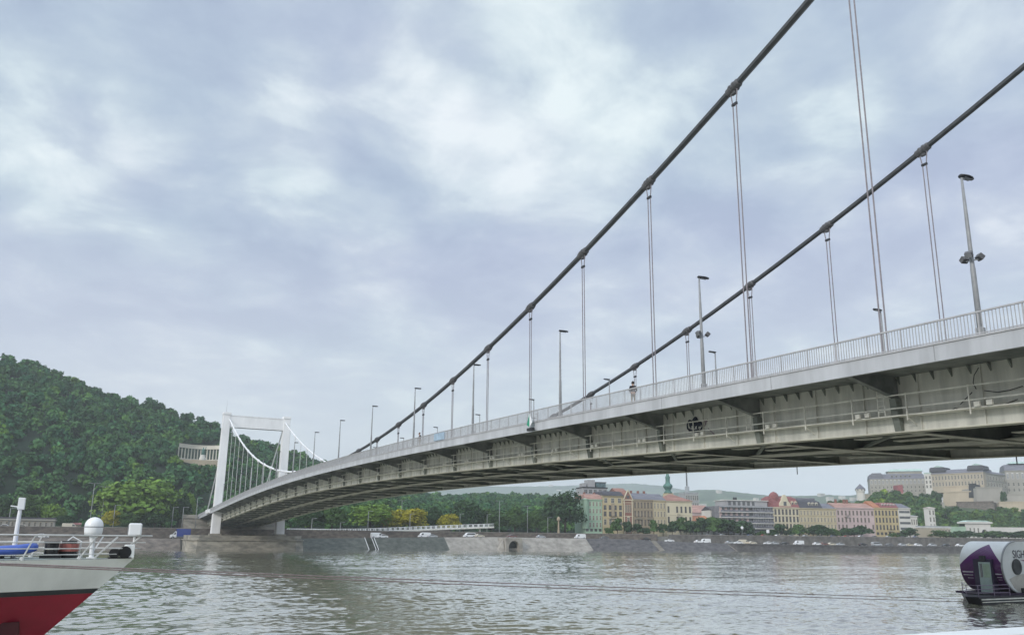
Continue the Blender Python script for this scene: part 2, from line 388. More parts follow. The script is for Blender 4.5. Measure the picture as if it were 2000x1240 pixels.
# pylons
for yp in (YP, YP2):
    pt = MB().box(35.7, 55.2, yp-1.35, yp+1.35, 42.55, 46.55).build('portal_beam', 'paint', bridge)
    MB().box(35.6, 55.3, yp-1.48, yp+1.48, 46.552, 46.85).build('beam_coping', 'paint', pt)
    for s, xt, xm, xb in ((-1, 34.72, 34.35, 34.25), (1, 55.75, 55.95, 56.15)):
        rg = []
        for z, x, w, d in ((5., xb, 1.42, 1.9), (dz(yp)-1, xm, 1.38, 1.85), (30, (xt+xm)/2, 1.3, 1.7), (46.9, xt, 1.2, 1.55)):
            rg.append([(x-w, yp-d, z), (x+w, yp-d, z), (x+w, yp+d, z), (x-w, yp+d, z)])
        lg = MB().loft(rg).build('pylon_leg', 'paint', bridge, bevel=.08)
        MB().box(xt-1.36, xt+1.36, yp-1.8, yp+1.8, 46.902, 47.75).build('saddle_housing', 'paint', lg, bevel=.06)
        MB().box(xb-1.9, xb+1.9, yp-2.4, yp+2.4, 4.75, 5.5).build('bearing_block', 'pierstone', lg, bevel=.05)
        if yp == YP and s < 0: MB().tube([(xt-.2, yp, 47.7), (xt-.2, yp, 52)], [.05, .02], 6).build('antenna', 'grey', lg)
        strip(rect(xm+1.45 if s < 0 else xm-3.2, xm+3.2 if s < 0 else xm-1.45, lambda Y: dz(Y)-.9, lambda Y: dz(Y)-.331), [yp-2.2, yp+2.2]).build('side_bracket', 'paint', lg)
# far river pier and the stone abutment on the bank
def pier_ring(z, e, ch=3.):
    x0, x1, y0, y1 = 25-e, 62.8+e, 288-e, 313+e
    return [(x0+ch, y0, z), (x1-ch, y0, z), (x1, y0+ch, z), (x1, y1, z), (x0, y1, z), (x0, y0+ch, z)]
pr = MB().loft([pier_ring(-2, .6), pier_ring(3.2, .15)]).build('river_pier', 'pierstone', bridge)
MB().loft([pier_ring(3.202, .5), pier_ring(3.55, .5)]).build('pier_ledge', 'pierstone', pr)
MB().loft([pier_ring(3.552, -.3), pier_ring(4.9, -.3)]).build('pier_cap', 'pierstone', pr)
ab = MB().loft([[(x0, y, z) for x0, y in ((27.2-e, 339-e), (63.9+e, 339-e), (63.9+e, 362), (27.2-e, 362))] for z, e in ((2, .5), (11.2, 0))]).build('stone_abutment', 'pierstone', bridge)
MB().box(26.8, 31.9, 338.6, 343.4, 11.202, 12.6).build('abutment_parapet', 'pierstone', ab, bevel=.08)
MB().box(29, 63, YP2-4.6, YP2+4.6, -2, 4.9).build('shore_pier', 'pierstone', bridge, bevel=.1)
# tower-side footway box and end pieces at the far end
MB().box(31.9, 32.44, YP+3, YP+14, dz(YP+8)-.4, dz(YP+8)+.9).build('service_cabinet', 'paint', bridge, bevel=.03)
# spray-painted mark on the girder web: a round dark tag with a pink scrawl beside it
gy, gx = 45.6, 36.41
def weby(px, py): p = at(px, py, 0, gx); return p[1], p[2]
gr = MB()
def dab(pts, w=.09):
    P = [weby(*p) for p in pts]
    for (a, b), (c, d) in zip(P[:-1], P[1:]): gr.bar((gx, a, b), (gx, c, d), .012, w, up=(0, 0.3, 1))
dab([(1343, 838), (1342, 828), (1346, 821), (1352, 823), (1356, 816), (1360, 815), (1363, 822), (1370, 825), (1372, 833), (1368, 840), (1358, 844), (1348, 842), (1343, 836)], .13)
dab([(1346, 829), (1352, 827), (1357, 829), (1362, 826), (1369, 829)], .3); dab([(1345, 839), (1354, 842), (1365, 839)], .16)
dab([(1349, 832), (1349, 836)], .14); dab([(1355, 831), (1355, 837)], .2); dab([(1363, 831), (1362, 837)], .16); dab([(1357, 818), (1358, 826)], .35)
gr.build('graffiti', mat('dark blue spray paint', (.015, .022, .045), .6, 0, .2, 3), bridge)
gr = MB(); dab([(1370, 826), (1376, 820), (1379, 829)], .05); dab([(1373, 821), (1382, 822)], .05); dab([(1376, 832), (1382, 818)], .05); dab([(1383, 836), (1400, 853)], .05)
gr.build('graffiti', mat('pink grey spray paint', (.30, .20, .25), .6, 0, .2, 3), bridge)
# loose black cables hanging along the walkway near the right edge
lc = MB()
for pl in ([(1914, 718), (1905, 733), (1903, 748), (1909, 760)], [(1925, 763), (1950, 766), (1975, 762), (2000, 754)], [(1878, 790), (1901, 766)], [(1852, 805), (1868, 797), (1888, 803)], [(1950, 795), (1990, 780)]):
    lc.tube([(36.32, *weby(*p)) for p in pl], .022, 5)
lc.build('loose_cable', 'black', bridge)
dp = MB()
for px, y0, y1 in ((1340, 918, 948), (1557, 919, 926), (1985, 893, 906)):
    p = at(px, y0, 0, 54.7); zl = at(px, y1, 1, p[1])[2]; dp.tube([(54.7, p[1], p[2]+.4), (54.7, p[1], max(zl, p[2]-2.5))], .04, 6)
dp.build('drain_pipe', 'grey', bridge)
# two short ladders from walkway to bracket
for px in (1722, 1461):
    p = at(px, 800, 0, 35.75); Y = p[1]; ld = MB()
    for o_ in (-.2, .2): ld.box(35.72, 35.76, Y+o_-.025, Y+o_+.025, fz(Y)+.86, dz(Y)-.5)
    for z in np.arange(fz(Y)+1.1, dz(Y)-.6, .3): ld.box(35.725, 35.755, Y-.2, Y+.2, z-.015, z+.015)
    ld.build('ladder', 'walk', bridge)

# ------------------------------------------------------------------ lamps on the bridge
def lamp_post(name, label, cat, h, flip=1, flood=False, group=None):
    t = thing(name, label, cat, group=group, world=False)
    MB().tube([(0, 0, 0), (0, 0, h*.45), (0, 0, h*.46), (0, 0, h*.75), (0, 0, h)], [.135, .115, .10, .085, .055], 10).build('pole', 'grey', t, smooth=True)
    MB().box(-.16, .16, -.16, .16, 0, .9).build('base_box', 'grey', t, bevel=.03)
    MB().bar((0, 0, h-.03), (.22*flip, 0, h+.03), .07, .07).build('arm', 'grey', t)
    rg = []
    for f in (0, .12, .4, .75, 1):
        w = .24*math.sin(math.pi*(.12+.8*f))**.6; x = flip*(-.06+.86*f)
        rg.append([(x, w*math.cos(a), h+.09+(.09 if math.sin(a) > 0 else .05)*math.sin(a)) for a in [2*math.pi*j/10 for j in range(10)]])
    hd = MB().loft(rg).build('lamp_head', 'dark', t, smooth=True)
    MB().box(min(.1*flip, .65*flip), max(.1*flip, .65*flip), -.12, .12, h+.02, h+.038).build('lamp_lens', 'lampglass', hd)
    if flood:
        for (dx, dy, rz) in ((.28, -.12, .6), (-.28, -.1, 2.3), (.1, .32, 4.)):
            f = MB().bar((0, 0, h*.5), (dx, dy, h*.5+.05), .05, .05)
            f.build('floodlight_arm', 'grey', t)
            c = Vector((dx*1.35, dy*1.35, h*.5+.18)); d = Vector((dx, dy, -.25)).normalized()
            fl = MB().bar(c-d*.13, c+d*.13, .32, .25).build('floodlight', 'cablelight', t, bevel=.02)
            MB().bar(c+d*.132, c+d*.145, .27, .2).build('floodlight_glass', 'lampglass', fl)
    return t
lpA = lamp_post('street_lamp', 'x', 'street lamp', 8.25, 1, True, 'lamp posts along the near side of the bridge deck')
lpB = lamp_post('street_lamp', 'x', 'street lamp', 8.25, 1, False, 'lamp posts along the near side of the bridge deck')
lpC = lamp_post('street_lamp', 'x', 'street lamp', 9.0, -1, False, 'lamp posts along the far side of the bridge deck')
ORD = ['first', 'second', 'third', 'fourth', 'fifth', 'sixth', 'seventh', 'eighth', 'ninth', 'tenth', 'eleventh', 'twelfth', 'thirteenth', 'fourteenth', 'fifteenth', 'sixteenth', 'seventeenth']
usedA = usedB = usedC = False
for i in range(16):
    Y = 21.8+19.05*i; src = lpA if i in (0, 1, 9) else lpB; first = (src is lpA and not usedA) or (src is lpB and not usedB)
    lab = '%s lamp post from the right on the near bridge side%s' % (ORD[i], ', floodlights on its pole' if src is lpA else '')
    o = src if first else dup(src, (0, 0, 0)); o.location = (34.6, Y, dz(Y)+.02); o['label'] = lab
    if src is lpA: usedA = True
    else: usedB = True
for i in range(15):
    Y = [42.5, 62.6, 82.4, 102.5, 121.9][i] if i < 5 else 121.9+19.6*(i-4)
    o = lpC if i == 0 else dup(lpC, (0, 0, 0)); o.location = (54.7, Y, dz(Y)+.02)
    o['label'] = '%s lamp post from the right along the far side of the bridge deck' % ORD[i]

# ------------------------------------------------------------------ river, far bank, ground
WL = [(-1500, 330), (-400, 305), (15, 301), (70, 306), (150, 308), (205, 304), (270, 293), (335, 279), (450, 250), (760, 165), (1900, -150)]
def offs(d):
    P = [np.array(p, float) for p in WL]; out = []
    for i, p in enumerate(P):
        t = P[min(i+1, len(P)-1)]-P[max(i-1, 0)]; t /= np.hypot(*t); out.append((p[0]-t[1]*d, p[1]+t[0]*d))
    return out
QX = [-1500, 0, 40, 70, 110, 150, 215, 240, 262, 335, 1900]; QZ = [3.5, 3.5, 3.6, 3.9, 4.6, 5.1, 4.7, 3.7, 3.2, 2.7, 2.6]
def qz(x): return float(np.interp(x, QX, QZ))
def dense(poly, step=15):
    out = []
    for a, b in zip(poly[:-1], poly[1:]):
        k = max(1, int(math.hypot(b[0]-a[0], b[1]-a[1])/step)); out += [(a[0]+(b[0]-a[0])*i/k, a[1]+(b[1]-a[1])*i/k) for i in range(k)]
    return out+[poly[-1]]
M['ground'] = mat('paved ground', (.15, .145, .13), .9, 0, .2, .15)
M['grass'] = mat('grass slope', (.055, .085, .03), .9, 0, .25, .2)
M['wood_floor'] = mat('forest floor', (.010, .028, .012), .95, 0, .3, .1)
def bank_sheet(name, prof, m):
    # prof: list of (offset, z function); one sheet along the whole bank
    rows = [offs(d) for d, _ in prof]; n = None; V = []; Q = []
    rows = [dense2(r) for r in rows]; n = len(rows[0])
    for r, (_, zf) in zip(rows, prof): V += [(x, y, zf(rows[0][i][0])) for i, (x, y) in enumerate(r)]
    for a in range(len(rows)-1):
        for i in range(n-1): Q.append((a*n+i, a*n+i+1, (a+1)*n+i+1, (a+1)*n+i))
    return tag(npmesh(name, V, Q, m), kind='structure')
def dense2(poly):
    out = []
    for a, b in zip(poly[:-1], poly[1:]):
        for i in range(12): out.append((a[0]+(b[0]-a[0])*i/12, a[1]+(b[1]-a[1])*i/12))
    return out+[poly[-1]]
ZU = 6.4
bank_sheet('ground', [(-2, lambda x: -3.), (-.1, lambda x: -1.5), (6.8, lambda x: qz(x)-.3), (7.2, lambda x: qz(x)-.05), (20.3, lambda x: qz(x)-.05), (20.4, lambda x: ZU-.05), (90, lambda x: ZU), (700, lambda x: 7.), (6500, lambda x: 8.)], 'ground')
bank_sheet('quay_road', [(8.2, lambda x: qz(x)-.044), (19., lambda x: qz(x)-.044)], 'asphalt')
bank_sheet('street', [(24, lambda x: ZU-.042), (34, lambda x: ZU-.042)], 'asphalt')
bank_sheet('pavement', [(34.02, lambda x: ZU+.1), (45, lambda x: ZU+.1)], 'ground')
M['darkstone'] = mat('dark mossy stone', (.085, .092, .082), .9, 0, .25, .5, col2=(.045, .052, .046), stretch=(1, 1, 2), bump=.5, detail=9)
M['greystone'] = mat('dark grey stone', (.105, .10, .102), .9, 0, .25, .5, col2=(.055, .053, .056), stretch=(1, 1, 2), bump=.5, detail=9)
M['palestone'] = mat('pale concrete slope', (.30, .28, .25), .9, 0, .2, .35, col2=(.20, .185, .165), bump=.3, detail=9)
M['brownstone'] = mat('brown stone wall', (.165, .14, .12), .9, 0, .2, .5, col2=(.085, .074, .066), stretch=(1, 1, 2), bump=.4, detail=9)
def wl_at(x, d=0):
    P = dense(offs(d), 4); return min(P, key=lambda p: abs(p[0]-x))
def xat(px, py, d): return onpoly(px, py, offs(d))[0]
def slope(name, label, cat, xa, xb, m, d1=7., kind='slope', zlo=-1.):
    k = max(2, int((xb-xa)/6)); t = MB(); top = []; bot = []
    bedge = dense(offs(0), 3); tedge = dense(offs(d1), 3)
    bx = [p[0] for p in bedge]; by = [p[1] for p in bedge]; tx = [p[0] for p in tedge]; ty = [p[1] for p in tedge]
    rings = []
    for i in range(k+1):
        x = xa+(xb-xa)*i/k; yb = np.interp(x, bx, by); x2 = x+(0 if kind == 'slope' else 0); yt = np.interp(x2, tx, ty); q = qz(x)
        if kind == 'slope': rings.append([(x, yb-.7, zlo), (x, yb, -.2), (x2, yt-.4, q), (x2, yt+.6, q+.12), (x2, yt+.6, zlo)])
        else: rings.append([(x, yb-.2, zlo), (x, yb, q-.45), (x, yb-.35, q-.44), (x, yb-.35, q), (x, yb+9, q+.02), (x, yb+9, zlo)])
    o = MB().loft(rings).build(name, m)
    return tag(o, label, cat)
X1 = xat(590, 1071, 0); X2 = xat(879, 1072, 0); X3 = xat(1160, 1074, 0); X4 = xat(1440, 1075, 0)
slope('stone_embankment', 'brown sloping stone embankment at the water on the left of the bridge pier', 'embankment', -400, 24, 'brownstone')
slope('stone_embankment', 'dark mossy sloping embankment between the bridge pier and the pale slope', 'embankment', 60, X2, 'darkstone')
slope('stone_embankment', 'pale concrete embankment slope with the tunnel mouth in it', 'embankment', X2+.02, X3, 'palestone')
slope('stone_embankment', 'dark grey sloping embankment below the row of street trees and apartment houses', 'embankment', X3+.02, X4, 'greystone')
slope('quay_wall', 'low dark vertical quay wall with a pale coping on the right', 'wall', X4+.02, 900, 'greystone', kind='wall')
def bank_wall(name, label, cat, xa, xb, d, z0, z1, th, m, cap=None):
    P = [p for p in dense(offs(d), 6) if xa < p[0] < xb]; P2 = [p for p in dense(offs(d+th), 6) if xa < p[0] < xb]
    n = min(len(P), len(P2)); P, P2 = P[:n], P2[:n]
    f0 = (lambda x: z0(x)) if callable(z0) else (lambda x: z0)
    f1 = (lambda x: z1(x)) if callable(z1) else (lambda x: z1)
    o = MB().loft([[(a[0], a[1], f0(a[0])), (b[0], b[1], f0(a[0])), (b[0], b[1], f1(a[0])), (a[0], a[1], f1(a[0]))] for a, b in zip(P, P2)]).build(name, m)
    tag(o, label, cat)
    if cap: MB().loft([[(a[0], a[1]-.12, f1(a[0])+.003), (b[0], b[1]+.12, f1(a[0])+.003), (b[0], b[1]+.12, f1(a[0])+.18), (a[0], a[1]-.12, f1(a[0])+.18)] for a, b in zip(P, P2)]).build('coping', cap, o)
    return o
bank_wall('street_wall', 'long brown stone wall carrying the upper street above the quay road', 'wall', -400, 240, 19.9, lambda x: qz(x)-.5, 7.2, .5, 'brownstone', 'palestone')
bank_wall('street_wall', 'grey stone balustrade wall of the upper street behind the parked cars on the right', 'wall', 241, 900, 19.9, lambda x: qz(x)-.5, 7.1, .5, mat('grey street wall', (.15, .14, .13), .9, 0, .2, .5, detail=8), 'palestone')
# white stair rails and the two stairs down the slope
def on_slope(px, py):
    a = [onpoly(px, py, offs(d)) for d in (0, 7)]; x = a[0][0]; best = None
    for d in np.arange(0, 7.01, .25):
        p = onpoly(px, py, offs(d)); z = -.2+(qz(p[0])+.2)*d/7
        if best is None or abs(p[2]-z) < best[0]: best = (abs(p[2]-z), p)
    return best[1]
st = thing('stairs', 'stone steps with three white rails running down the dark mossy slope', 'stairs', (wl_at(110)[0], 308, 0))
def stair(xc, w, m, rails, root):
    yb = np.interp(xc, [p[0] for p in WL], [p[1] for p in WL]); q = qz(xc)
    sm = MB(); n = 18
    for i in range(n):
        y = yb-.1+7.0*i/n; z = -.2+(q+.2)*i/n
        sm.box(xc-w/2, xc+w/2, y, y+7.2/n+.02, z-.6, z+(q+.2)/n+.10+.001*i)
    sm.build('steps', m, root)
    for r in rails: MB().bar((xc+r, yb-.2, .0), (xc+r, yb+6.7, q+.28), .15, .14).build('side_rail', 'white', root)
sx_ = xat(735, 1072, 0); stair(sx_-1, 3.2, 'darkstone', (-1.9, .9, 1.9), st)
st = thing('stairs', 'pale stone steps down the dark grey slope below the cream corner house', 'stairs', (210, 304, 0))
stair(xat(1296, 1074, 0)-.5, 2.6, 'palestone', (), st)
st = thing('stairs', 'short pale stone steps where the slope meets the low quay wall', 'stairs', (262, 294, 0))
stair(xat(1448, 1075, 0)-1.2, 2.2, 'palestone', (), st)
# drain tunnel mouth
tx = xat(1001, 1068, 0); ty = float(np.interp(tx, [p[0] for p in WL], [p[1] for p in WL]))
tn = thing('tunnel_mouth', 'dark arched tunnel mouth in a pale stone head wall on the concrete slope', 'tunnel', (tx, ty, 0))
arc = [(tx+2.5*math.cos(a), 1.3+2.5*math.sin(a)) for a in np.linspace(math.pi, 0, 13)]
MB().prism([(tx-4.2, -1), (tx-2.5, -1)]+arc+[(tx+2.5, -1), (tx+4.2, -1), (tx+3.7, 4.9), (tx-3.7, 4.9)], 1, ty-1.6, ty+6).build('head_wall', 'palestone', tn)
MB().prism([(tx-2.52, -1)]+[(tx+2.52*math.cos(a), 1.3+2.52*math.sin(a)) for a in np.linspace(math.pi, 0, 13)]+[(tx+2.52, -1)], 1, ty+1.2, ty+1.3).build('throat_shade', 'black', tn)  # black sheet in place of the shade inside the tunnel
MB().loft([[(tx-4.4, ty-1.2, -1), (tx-7.6, ty-1.8, -1), (tx-6.4, ty-.2, .6), (tx-4.2, ty+.2, 4.2)], [(tx-4.5, ty+1, -1), (tx-7.4, ty+.6, -1), (tx-6.2, ty+1.6, 1.), (tx-4.3, ty+2, 4.3)]]).build('wing_wall', 'palestone', tn)
# ramp bridge
rp = thing('ramp_bridge', 'white railed concrete ramp rising to the right in front of the yellow trees', 'ramp', (110, 332, 6))
d_r = 26.; RL = offs(d_r); rpts = [(565, 1040.5), (640, 1040.5), (720, 1038), (800, 1034.5), (880, 1031), (965, 1028)]
rw = [onpoly(x, y, RL) for x, y in rpts]
for i in range(len(rw)): rw[i][2] = max(rw[i][2], 6.5)
MB().loft([[(p[0], p[1], p[2]-.6), (p[0], p[1]+5, p[2]-.6), (p[0], p[1]+5, p[2]), (p[0], p[1], p[2])] for p in rw]).build('ramp_deck', 'walk', rp)
rwb = [p for p in rw if p[0] < rw[4][0]+1]
MB().loft([[(p[0], p[1]+.3, 5.), (p[0], p[1]+4.7, 5.), (p[0], p[1]+4.7, p[2]-.601), (p[0], p[1]+.3, p[2]-.601)] for p in rwb]).build('ramp_wall', 'brownstone', rp)
for k_, yo in ((0, 0.05), (1, 4.9)):
    rr = MB()
    for h, w in ((1.25, .2), (.68, .1), (.12, .14)):
        for a, b in zip(rw[:-1], rw[1:]): rr.bar((a[0], a[1]+yo, a[2]+h), (b[0], b[1]+yo, b[2]+h), .12, w)
    for a, b in zip(rw[:-1], rw[1:]):
        for t in np.linspace(0, 1, 9)[:-1]: p = a+(b-a)*t; rr.box(p[0]-.14, p[0]+.14, p[1]+yo-.08, p[1]+yo+.08, p[2], p[2]+1.25)
    rr.build('ramp_railing', 'white', rp)
e = rw[-1]; MB().tube([(e[0]-6, e[1]+2.5, 5.5), (e[0]-6, e[1]+2.5, e[2]-.6)], .5, 10).build('column', 'walk', rp)
MB().box(e[0]-1, e[0]+.6, e[1], e[1]+5, e[2]-1.5, e[2]-.61).build('end_beam', 'dark', rp)

# river surface: light ripples over longer waves
wm = bpy.data.materials.new('river water'); wm.use_nodes = True; t = wm.node_tree; b = t.nodes['Principled BSDF']
b.inputs['Roughness'].default_value = .07; b.inputs['IOR'].default_value = 1.333; b.inputs['Specular IOR Level'].default_value = .5
tcw = t.nodes.new('ShaderNodeTexCoord')
def tnoise(scale, st, det, rot=0., rough=.55):
    mp = t.nodes.new('ShaderNodeMapping'); mp.inputs['Scale'].default_value = st; mp.inputs['Rotation'].default_value = (0, 0, rot)
    t.links.new(tcw.outputs['Object'], mp.inputs[0]); n = t.nodes.new('ShaderNodeTexNoise'); n.inputs['Scale'].default_value = scale
    n.inputs['Detail'].default_value = det; n.inputs['Roughness'].default_value = rough; t.links.new(mp.outputs[0], n.inputs['Vector']); return n.outputs['Fac']
def tm(op, a, b_):
    n = t.nodes.new('ShaderNodeMath'); n.operation = op
    for i, v in enumerate((a, b_)):
        if isinstance(v, (int, float)): n.inputs[i].default_value = v
        else: t.links.new(v, n.inputs[i])
    return n.outputs[0]
def tcol(scale, st, det, rough=.5):
    mp = t.nodes.new('ShaderNodeMapping'); mp.inputs['Scale'].default_value = st
    t.links.new(tcw.outputs['Object'], mp.inputs[0]); n = t.nodes.new('ShaderNodeTexNoise'); n.inputs['Scale'].default_value = scale
    n.inputs['Detail'].default_value = det; n.inputs['Roughness'].default_value = rough; t.links.new(mp.outputs[0], n.inputs['Vector']); return n.outputs['Color']
def vm(op, a, b_):
    n = t.nodes.new('ShaderNodeVectorMath'); n.operation = op
    for i, v in enumerate((a, b_)):
        if isinstance(v, tuple): n.inputs[i].default_value = v
        else: t.links.new(v, n.inputs[i])
    return n.outputs[0]
def vs(a, f):
    n = t.nodes.new('ShaderNodeVectorMath'); n.operation = 'SCALE'; t.links.new(a, n.inputs[0])
    if isinstance(f, (int, float)): n.inputs[3].default_value = f
    else: t.links.new(f, n.inputs[3])
    return n.outputs[0]
# wave slopes: short ripples, longer waves and calmer or rougher patches
gust = t.nodes.new('ShaderNodeMapRange'); gust.inputs[1].default_value = .35; gust.inputs[2].default_value = .68; gust.inputs[3].default_value = .55; gust.inputs[4].default_value = 1.25
t.links.new(tnoise(.035, (.6, 1.6, 1), 4), gust.inputs[0])
s1 = vs(vm('SUBTRACT', tcol(3.2, (.7, 1.2, 1), 3), (.5, .5, .5)), .30)
geo = t.nodes.new('ShaderNodeNewGeometry')
nrm = vm('ADD', vm('MULTIPLY', vs(s1, gust.outputs[0]), (1, 1, 0)), geo.outputs['Normal'])
wnrm = vm('NORMALIZE', nrm, (0, 0, 0)); t.links.new(wnrm, b.inputs['Normal']); t.links.new(wnrm, b.inputs['Coat Normal'])
b.inputs['Coat Weight'].default_value = 1.; b.inputs['Coat IOR'].default_value = 1.5; b.inputs['Coat Roughness'].default_value = .09
r = t.nodes.new('ShaderNodeValToRGB'); e = r.color_ramp.elements; e[0].position = .35; e[0].color = (.275, .268, .185, 1); e[1].position = .7; e[1].color = (.33, .325, .25, 1)
t.links.new(tnoise(.02, (1, 2, 1), 4), r.inputs[0]); t.links.new(r.outputs[0], b.inputs['Base Color'])
M['water'] = wm
# the river surface: real waves, finer where the water is close to the quay
rr_ = [7.]
while rr_[-1] < 640: rr_.append(rr_[-1]+max(.2, .0036*rr_[-1]))
rr_ = np.array(rr_); aa_ = np.linspace(YAW-R_(52), YAW+R_(46), 1250)
RA, AA = np.meshgrid(rr_, aa_, indexing='ij'); GX = RA*np.sin(AA); GY = RA*np.cos(AA); GZ = np.zeros_like(GX); rw2 = np.random.default_rng(21)
def swell(lo, hi, n, slope_rms, spread, main=.2):
    Z = np.zeros_like(GX)
    for i in range(n):
        lam = lo*(hi/lo)**rw2.random(); th_ = math.pi/2+main+rw2.normal()*spread; kk = 2*math.pi/lam
        amp = slope_rms*math.sqrt(2/n)/kk; Z += amp*np.sin(kk*(GX*math.cos(th_)+GY*math.sin(th_))+rw2.random()*6.283)
    return Z
patch = np.zeros_like(GX)
for i in range(9):
    lam = 25*(6.)**rw2.random(); th_ = rw2.random()*6.283; patch += np.sin(2*math.pi/lam*(GX*math.cos(th_)*.6+GY*math.sin(th_))+rw2.random()*6.283)
patch = np.clip(.9+.16*patch, .4, 1.5)
GZ = (swell(.7, 1.8, 64, .080, .85)+swell(1.8, 5., 30, .042, .75))*patch+swell(7, 30, 12, .014, .6)
GZ *= np.clip((GY-4.8)/6, 0, 1)**.5
na_ = len(aa_); I, J = np.meshgrid(np.arange(len(rr_)-1), np.arange(na_-1), indexing='ij'); k_ = (I*na_+J).ravel()
WV = np.stack([GX, GY, GZ], -1).reshape(-1, 3); WQ = np.stack([k_, k_+1, k_+na_+1, k_+na_], 1); n0 = len(WV)
WV = np.vstack([WV, [(-1500, -10, -.45), (1900, -10, -.45), (1900, 400, -.45), (-1500, 400, -.45)]]); WQ = np.vstack([WQ[:, ::-1], [(n0, n0+1, n0+2, n0+3)]])
tag(npmesh('river', WV, WQ, 'water', smooth=True), kind='structure')
# the near quay under the camera, with its white parapet
M['quaypave'] = mat('quay paving', (.22, .21, .2), .85, 0, .15, .6)
tag(MB().box(-1500, 1900, -400, 4.96, -3, 3.35).build('quay', 'quaypave'), kind='structure')
pw = thing('quay_parapet', 'white painted parapet edge in the lower right corner', 'parapet', (7, 5.2, 3.35))
MB().box(-40, 60, 4.66, 4.9, 3.35, 4.02).build('parapet_wall', 'white', pw)
MB().box(-40, 60, 4.6, 4.96, 4.022, 4.218).build('parapet_cap', mat('weathered white paint', (.70, .72, .71), .6, 0, .05, .8, detail=8), pw, bevel=.012)

# ------------------------------------------------------------------ foliage
rng = np.random.default_rng(7)
def leafmat(name, a, b):
    return mat(name, b, .85, 0, .1, .12, col2=a, attr=True, spec=.15, detail=3)
M['leaf_dark'] = leafmat('dark green leaves', (.022, .050, .022), (.045, .085, .032))
M['leaf_mid'] = leafmat('mid green leaves', (.035, .075, .022), (.070, .125, .035))
M['leaf_light'] = leafmat('light green leaves', (.085, .17, .03), (.16, .235, .045))
M['leaf_yellow'] = leafmat('yellowing leaves', (.20, .21, .022), (.36, .29, .025))
M['leaf_forest'] = leafmat('forest leaves', (.033, .088, .038), (.064, .146, .052))
M['bark'] = mat('bark', (.07, .055, .042), .9, 0, .25, 4, bump=.5)
def leaf_quads(P, N, size, rg):
    n = len(P); a = rg.normal(size=(n, 3)); N = N+rg.normal(scale=.45, size=(n, 3)); N /= np.linalg.norm(N, axis=1)[:, None]
    u = np.cross(N, a); u /= np.linalg.norm(u, axis=1)[:, None]+1e-9; v = np.cross(N, u); s = (size*(.6+.8*rg.random(n)))[:, None]
    V = np.stack([P-u*s-v*s*.6, P+u*s*.3-v*s, P+u*s+v*s*.6, P-u*s*.3+v*s], 1).reshape(-1, 3)
    return V, np.arange(4*n).reshape(n, 4)
def crown_cloud(rg, n, lobes, leaf, zlo=.2):
    # lumpy crown within a unit box: width 1, z from zlo to 1
    C_ = []; H = 1-zlo
    for i in range(lobes):
        z = zlo+H*(.22+.62*rg.random()); f = math.sin(math.pi*min(1, max(0.05, (z-zlo)/H*.9+.12)))**.7
        a = rg.random()*6.283; rr = .36*f*math.sqrt(rg.random()); C_.append((rr*math.cos(a), rr*math.sin(a), z, (.13+.10*rg.random())*(.6+.5*f)))
    C_.append((0, 0, zlo+H*.5, .28)); C_.append((0, 0, zlo+H*.74, .2)); C_ = np.array(C_)
    w = C_[:, 3]**2; idx = rg.choice(len(C_), n, p=w/w.sum()); d = rg.normal(size=(n, 3)); d /= np.linalg.norm(d, axis=1)[:, None]
    d[:, 2] = np.where(d[:, 2] < -.3, -d[:, 2]*.6, d[:, 2]); rad = C_[idx, 3]*(.72+.36*rg.random(n)**.6)
    P = C_[idx, :3]+d*rad[:, None]; P[:, 2] = np.clip(P[:, 2], zlo*.8, None)
    V, Q = leaf_quads(P, d, np.full(n, leaf), rg)
    lobe_t = .78+.5*rg.random(len(C_)); tint = (lobe_t[idx]*(.85+.3*rg.random(n)))[:, None]*np.array([[1, 1, 1]])*np.array([1., 1., 1.])
    return V, Q, tint
TT = {}
def tree_src(leaf, detail, var):
    key = (leaf, detail, var)
    if key not in TT:
        rg = np.random.default_rng(hash((leaf, detail, var)) % 1000 if False else sum(map(ord, leaf))*7+var*31+len(detail))
        t = thing('tree', 'x', 'tree', world=False)
        tr = MB().tube([(0, 0, 0), (.004, .002, .16), (0, .01, .34), (.01, 0, .6)], [.035, .026, .02, .008], 8)
        for k in range(5):
            a = k*1.3+var; tr.tube([(0, 0, .2+.05*k), (.12*math.cos(a), .12*math.sin(a), .36+.06*k), (.26*math.cos(a), .26*math.sin(a), .5+.07*k)], [.014, .01, .004], 6)
        tr.build('trunk', 'bark', t)
        n, lf, lob = {'small': (700, .05, 14), 'big': (3400, .027, 34)}[detail]
        V, Q, ti = crown_cloud(rg, n, lob, lf, .15 if detail == 'small' else .08)
        npmesh('crown', V, Q, leaf, t, ti)
        TT[key] = [t, False]
    return TT[key]
def tree_at(label, x, ytop, w, d, leaf='leaf_mid', detail='small', var=0, group=None, ybase=None, zb=None, pos=None, name='tree'):
    p = pos if pos is not None else onpoly(x, 1040, offs(d))
    z0 = ZU+.08 if zb is None else zb
    dep = float((np.array([p[0], p[1], z0])-EYE) @ FW); dist = math.hypot(p[0], p[1])
    ztop = atdist(x, ytop, dist)[2]; H = max(2.5, ztop-z0); Wd = w/F*dep*(1.55 if detail == 'small' else 1.15)
    e = tree_src(leaf, detail, var); rz = random.Random(int(x*13+w)).random()*6.28
    if not e[1]: o = e[0]; e[1] = True
    else: o = tree_copy(e[0])
    o.location = (p[0], p[1], z0); o.rotation_euler = (0, 0, rz); o.scale = (Wd, Wd, H); o['label'] = label; o.name = name
    if group: o['group'] = group
    elif 'group' in o: del o['group']
    return o
